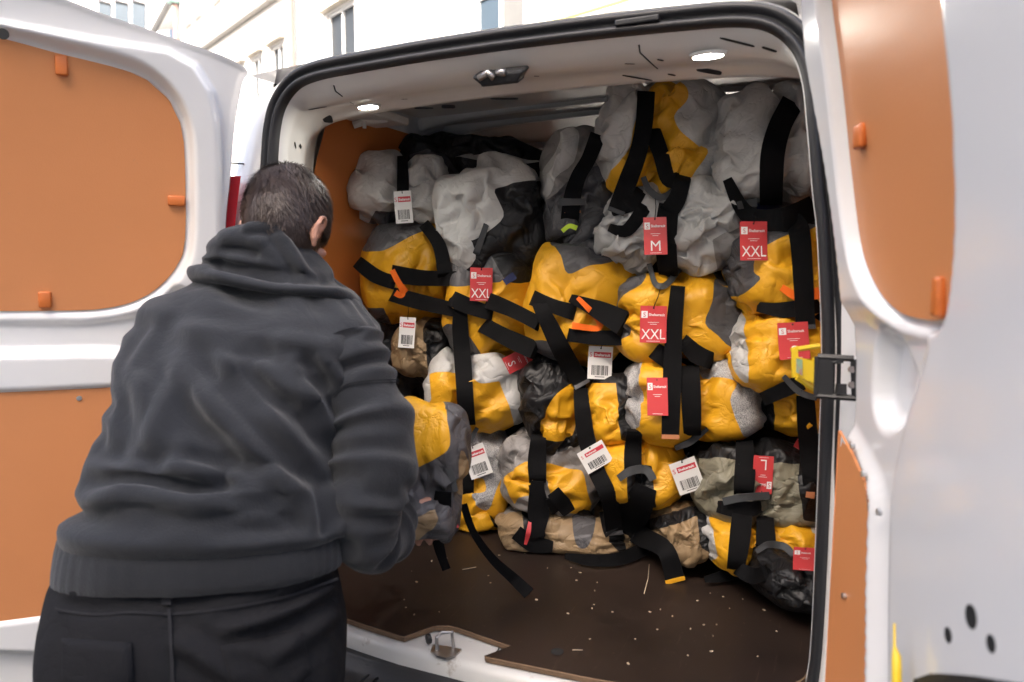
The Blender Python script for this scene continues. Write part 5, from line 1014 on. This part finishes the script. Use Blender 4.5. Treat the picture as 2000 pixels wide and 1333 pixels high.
def up2(X):
    nu, nv, _ = X.shape; Xp = np.concatenate([2*X[:1]-X[1:2], X, 2*X[-1:]-X[-2:-1]]); Y = np.zeros((2*nu-1, nv, 3)); Y[::2] = X; Y[1::2] = (9*(X[1:]+X[:-1])-(Xp[3:]+Xp[:-3]))/16
    Z = np.zeros((2*nu-1, 2*nv, 3)); Z[:, ::2] = Y; Z[:, 1::2] = (9*(Y+np.roll(Y, -1, 1))-(np.roll(Y, 1, 1)+np.roll(Y, -2, 1)))/16; return Z
def gridcloth(X0, exf, dirsf, lo, hi, seed, it=(80, 45), amp=.006, ns=7, ups=2, pinrows=(0, -1), ani=.9):
    X = None
    for lv in range(ups+1):
        if lv: X0 = up2(X0); X = up2(X)
        nu, nv, _ = X0.shape; A_ = X0.reshape(-1, 3); Fq = gridfaces(nu, nv, True); T = tris(Fq); dg = np.array([(f[1], f[3]) for f in Fq]); E = np.unique(np.sort(np.concatenate([edges_of(T), dg]), 1), axis=0)
        N = vnormals(A_, T); s = np.sign(((A_-A_.mean(0))*N).sum()); T = T if s > 0 else T[:, ::-1]; N = N*s
        if lv >= 2: X = X; break
        d = A_[E[:, 1]]-A_[E[:, 0]]; l = np.linalg.norm(d, axis=1); m = (A_[E[:, 0]]+A_[E[:, 1]])/2; u = dirsf(m); al = ((d*u).sum(1)/l)**2
        L = l*(1+exf(m)*((1-ani)+2*ani*al)); Y = A_ if X is None else X.reshape(-1, 3); Y = Y+N*((amp if lv == 0 else amp*.2)*noise3(A_*ns*(1+lv)+seed))[:, None]
        pin = np.zeros((nu, nv), bool)
        for r_ in pinrows: pin[r_] = True
        Y = crumple(A_, E, T, L, it[lv], lo, hi, Y, 0, .006+.012*lv, .25, .03, pin.ravel()); X = Y.reshape(X0.shape)
    return X
TOR = [((140, 1052), (664, 1046), 1.36, 1.36, .150), ((152, 1020), (668, 1022), 1.36, 1.36, .155), ((174, 965), (664, 985), 1.37, 1.37, .155), ((212, 870), (655, 900), 1.41, 1.39, .15), ((240, 785), (662, 820), 1.45, 1.41, .145), ((256, 705), (690, 745), 1.50, 1.44, .14),
       ((280, 642), (722, 690), 1.54, 1.47, .13), ((318, 592), (728, 640), 1.57, 1.50, .115), ((395, 556), (700, 596), 1.59, 1.54, .095), ((460, 530), (655, 562), 1.61, 1.57, .075), ((490, 515), (628, 540), 1.62, 1.59, .06)]
X0 = resamp(loft(TOR, 44), 24)
def exT(m):
    q, _ = proj(m); lowr = np.clip((q[:, 1]-900)/120, 0, 1); g = noise3(m*4.5+3.3); return .045+.09*np.clip(g+.3, 0, 1)+.10*lowr
def dirT(m):
    q, _ = proj(m); lowr = np.clip((q[:, 1]-880)/120, 0, 1)[:, None]; u = (RT*.80-DN*.60)*(1-lowr)+DN*lowr; u = np.where(q[:, :1] > 560, u*.5+(RT*.9-DN*.3)*.5, u); return u/np.linalg.norm(u, axis=1)[:, None]
TX = gridcloth(X0, exT, dirT, .020, .014, 11.3)
# hand-laid long folds read off the photo: (polyline in pixels, height m, half width px)
RIDGE = [([(405, 660), (480, 760), (560, 850), (640, 940)], .011, 26), ([(350, 700), (420, 800), (520, 900), (640, 1010)], .012, 28), ([(470, 690), (560, 760), (640, 800)], .009, 22), ([(560, 700), (610, 780), (655, 860)], .009, 20), ([(270, 720), (290, 830), (260, 930)], .008, 26),
         ([(150, 985), (260, 962), (380, 985), (520, 965), (640, 1030)], .012, 20), ([(300, 900), (420, 930), (540, 945), (640, 985)], .008, 20), ([(640, 940), (655, 1000), (668, 1050)], .014, 18), ([(620, 690), (660, 740), (668, 800)], .008, 16), ([(330, 640), (420, 650), (560, 668), (680, 690)], .006, 22)]
def ridge(X, N, table):
    q, _ = proj(X)
    for pl, h, w in table:
        P = smoothpoly(pl, 6); d = np.full(len(q), 1e9); tt = np.zeros(len(q)); k = len(P)-1
        for i in range(k):
            a, b = P[i], P[i+1]; e = b-a; t = np.clip(((q-a)@e)/(e@e), 0, 1); dd = np.linalg.norm(q-a-t[:, None]*e, axis=1); m_ = dd < d; d = np.where(m_, dd, d); tt = np.where(m_, (i+t)/k, tt)
        taper = np.clip(np.minimum(tt, 1-tt)*5, 0, 1); facing = (N@-FW) > 0
        X = X+N*((1.5*h*taper*(np.exp(-np.abs(d/(.8*w))**1.5)-.55*np.exp(-((d-1.5*w)/(.7*w))**2)))*facing)[:, None]
    return X
def finish(X, name, m, parent, table=(), caps=False):
    nu, nv, _ = X.shape; V = X.reshape(-1, 3); F = gridfaces(nu, nv, True); T = tris(F); N = vnormals(V, T); s = np.sign(((V-V.mean(0))*N).sum()); N = N*s
    if s < 0: F = [f[::-1] for f in F]
    V = ridge(V, N, table) if table else V; return part(name, V, F, m, parent), V, F
hood_o, tv, tf = finish(TX, 'hoodie', hoodm, PER, RIDGE)
hood_o['label'] = 'charcoal hooded sweatshirt with folds across the back'
# waistband, ribbed and gathered
WB = [((124, 1122), (664, 1104), 1.35, 1.35, .148), ((126, 1100), (668, 1090), 1.35, 1.35, .152), ((132, 1065), (668, 1058), 1.355, 1.355, .153), ((138, 1040), (664, 1040), 1.36, 1.36, .148)]
Xw = up2(up2(resamp(loft(WB, 44), 6))); cw = Xw.mean((0, 1)); qv = Xw-cw; ang = np.arange(Xw.shape[1]); Xw = Xw+qv*(.004*np.sin(ang*2*math.pi/3.5))[None, :, None]; Xw = Xw+qv*(.03*noise3(Xw*9))[..., None]; finish(Xw, 'waistband', ribm, hood_o)
# sleeves
def sleeve(P, r, seed, name='sleeve', n=30):
    P = smoothpoly([p for p in P], 6); r = np.interp(np.linspace(0, 1, len(P)), np.linspace(0, 1, len(r)), r); V, _ = tubevf(P, r, 28, False); X0 = V.reshape(len(P), 28, 3); L = np.linspace(0, len(P)-1, n)
    X0 = np.stack([X0[int(i)]*(1-i % 1)+X0[min(int(i)+1, len(P)-1)]*(i % 1) for i in L]); T_ = np.gradient(X0.mean(1), axis=0); T_ /= np.linalg.norm(T_, axis=1)[:, None]; cen = X0.mean(1)
    def dr(m): j = ((m[:, None]-cen[None])**2).sum(2).argmin(1); return T_[j]
    def exf(m): return .06+.12*np.clip(noise3(m*5+seed)+.35, 0, 1)
    X = gridcloth(X0, exf, dr, .026, .014, seed, amp=.007, ns=8); return finish(X, name, hoodm, hood_o)
sR = [atZ(668, 672, 1.475), atZ(694, 742, 1.455), atZ(722, 830, 1.43), atZ(726, 920, 1.40), atZ(718, 995, 1.38), atZ(722, 1046, 1.395), atZ(750, 1040, 1.46), atZ(772, 1008, 1.54)]
SRo, srv, srf = sleeve(sR, [.075, .073, .078, .077, .066, .055, .055, .040], 5.1)
sL = [atZ(345, 665, 1.60), atZ(335, 780, 1.64), atZ(380, 930, 1.70), atZ(520, 985, 1.76), atZ(690, 985, 1.78)]
sleeve(sL, [.075, .075, .065, .055, .042], 6.2)
for w_, e_ in ((sR[-1], sR[-2]), (sL[-1], sL[-2])):
    d = (w_-e_)/np.linalg.norm(w_-e_); V, F = tubevf([w_-d*.015, w_, w_+d*.03, w_+d*.05], [.042, .037, .035, .034], 24, False); part('cuff', V, F, ribm, hood_o)
# drop-shoulder seam
ST_ = BVHTree.FromPolygons(srv.tolist(), [tuple(f) for f in srf]); M['seamh'] = fabric('hoodie_seam', (.020, .021, .024), .9, .1, weave=.8)
for dy, nm in ((0, 'shoulder_seam'), (5, 'shoulder_seam')): strap(hood_o, [(652, 772+dy), (676, 752+dy), (720, 744+dy), (778, 742+dy)], 2.2, 'seamh', tree=ST_, name=nm, lift=.0008, th=.001, smooth=2)
TT = BVHTree.FromPolygons(tv.tolist(), [tuple(f) for f in tf])
HD = [((486, 440), (565, 432), 1.575, 1.575, .055), ((450, 458), (583, 452), 1.57, 1.56, .075), ((424, 478), (604, 488), 1.575, 1.555, .088), ((410, 500), (630, 520), 1.58, 1.555, .092), ((398, 514), (656, 548), 1.58, 1.56, .092), ((380, 528), (690, 574), 1.58, 1.56, .108), ((384, 546), (702, 592), 1.58, 1.565, .115), ((410, 566), (694, 604), 1.58, 1.57, .098), ((440, 566), (668, 598), 1.59, 1.58, .07)]
HX = gridcloth(resamp(loft(HD, 44), 18), lambda m: .05+.10*np.clip(noise3(m*8+1.7)+.3, 0, 1), lambda m: np.tile(-DN*.9+RT*.43, (len(m), 1)), .016, .012, 4.4, amp=.005, ns=10, pinrows=())
hoodp, _, _ = finish(HX, 'hood', hoodm, hood_o, [([(380, 530), (450, 548), (540, 564), (640, 572), (694, 578)], .010, 13), ([(408, 512), (450, 520), (500, 532), (560, 548)], -.007, 13), ([(425, 490), (470, 488), (510, 505)], -.008, 18), ([(535, 440), (570, 490), (600, 545)], .008, 14), ([(585, 445), (625, 500), (655, 545)], .007, 12), ([(470, 450), (500, 442), (545, 440), (590, 450)], .007, 10), ([(420, 574), (520, 592), (660, 600)], .006, 10)])
# ---- jeans
jm = MB(); JR = [((140, 1075), (640, 1070), 1.37, 1.37, .125), ((120, 1130), (655, 1125), 1.355, 1.355, .145), ((104, 1200), (668, 1200), 1.345, 1.345, .158), ((98, 1280), (674, 1280), 1.34, 1.34, .160), ((100, 1350), (670, 1350), 1.34, 1.34, .150)]
X = resamp(loft(JR, 48, 2.5), 14); V = X.reshape(-1, 3); jm.add(V, gridfaces(14, 48, True)+[tuple(range(47, -1, -1)), tuple(13*48+i for i in range(48))])
for hp_, kn, an, s in ((LR[0], LR[1], LR[2], 1), (LL[0], LL[1], LL[2], -1)): jm.add(*cap([hp_+np.array([0, 0, -.02]), hp_*.5+kn*.5, kn, kn*.5+an*.5, an+np.array([0, 0, .02])], [.128, .112, .092, .088, .085], 20))
V, F = remesh(jm, .010, 6); T = tris(F); N = vnormals(V, T); V = V+N*(.006*noise3(V*7+4)+.003*noise3(V*18))[:, None]
V = ridge(V, N, [([(668, 1120), (610, 1170), (520, 1210), (420, 1235)], .012, 16), ([(655, 1100), (600, 1130), (520, 1165)], .010, 16), ([(120, 1150), (200, 1160), (290, 1150)], .008, 20), ([(670, 1180), (600, 1240), (500, 1300)], .008, 22), ([(330, 1240), (420, 1300), (480, 1340)], .008, 24)])
jeans = part('jeans', V, F, denim, PER); JT = BVHTree.FromPolygons(V.tolist(), [tuple(f) for f in F])
strap(jeans, [(326, 1112), (327, 1150), (327, 1182)], 19, 'seam', tree=JT, name='belt_loop', lift=.003, th=.004) if M.update(seam=seamm) is None else None
strap(jeans, [(331, 1190), (335, 1260), (338, 1340)], 7, 'seam', tree=JT, name='centre_seam', lift=.0012)
strap(jeans, [(108, 1190), (180, 1200), (260, 1196), (328, 1200)], 5, 'seam', tree=JT, name='yoke_seam', lift=.001); strap(jeans, [(330, 1200), (430, 1190), (560, 1165), (660, 1130)], 5, 'seam', tree=JT, name='yoke_seam', lift=.001)
def pocket(pts):
    P = smoothpoly(pts, 1, True); c = P.mean(0); rows = []
    for f in (1.0, .97, .66, .33): rows.append(np.array([(lambda q: atZ(q[0], q[1], (depth(q[0], q[1], JT) or 1.3)-(.0005 if f == 1.0 else .0055)))(c+(p-c)*f) for p in P]))
    n = len(P); V = np.concatenate(rows+[np.array([atZ(c[0], c[1], (depth(c[0], c[1], JT) or 1.3)-.005)])]); F = gridfaces(4, n, True)+[(3*n+i, 3*n+(i+1) % n, 4*n) for i in range(n)]
    o = part('back_pocket', V, F, denim, jeans); return o
def dense(pts, k=8): P = np.array(pts, float); return [tuple(P[i]+(P[(i+1) % len(P)]-P[i])*t) for i in range(len(P)) for t in np.arange(k)/k]
pocket(dense([(120, 1246), (258, 1256), (262, 1330), (232, 1362), (150, 1356), (120, 1330)])); pocket(dense([(430, 1262), (590, 1232), (610, 1310), (560, 1362), (462, 1366)]))
strap(jeans, [(462, 1142), (500, 1140), (530, 1138)], 17, 'leather', tree=JT, name='leather_patch', lift=.003) if M.update(leather=mat('brown_leather_patch', (.10, .05, .045), .6)) is None else None
# ---- shoes
for an in (LR[2], LL[2]):
    sm = MB(); sm.add(*cap([an+np.array([0, -.05, -.035]), an+np.array([0, .04, -.03]), an+np.array([0, .12, -.05]), an+np.array([0, .17, -.06])], [.045, .046, .040, .030], 14)); V, F = remesh(sm, .01, 4); V[:, 2] = np.maximum(V[:, 2], .012); sh = part('shoe', V, F, M['plastic'], PER)
    mb = MB(); mb.box((an[0], an[1]+.06, .010), (.042, .135, .010), bev=.006); mb.build('sole', M['tagwhite'], sh)
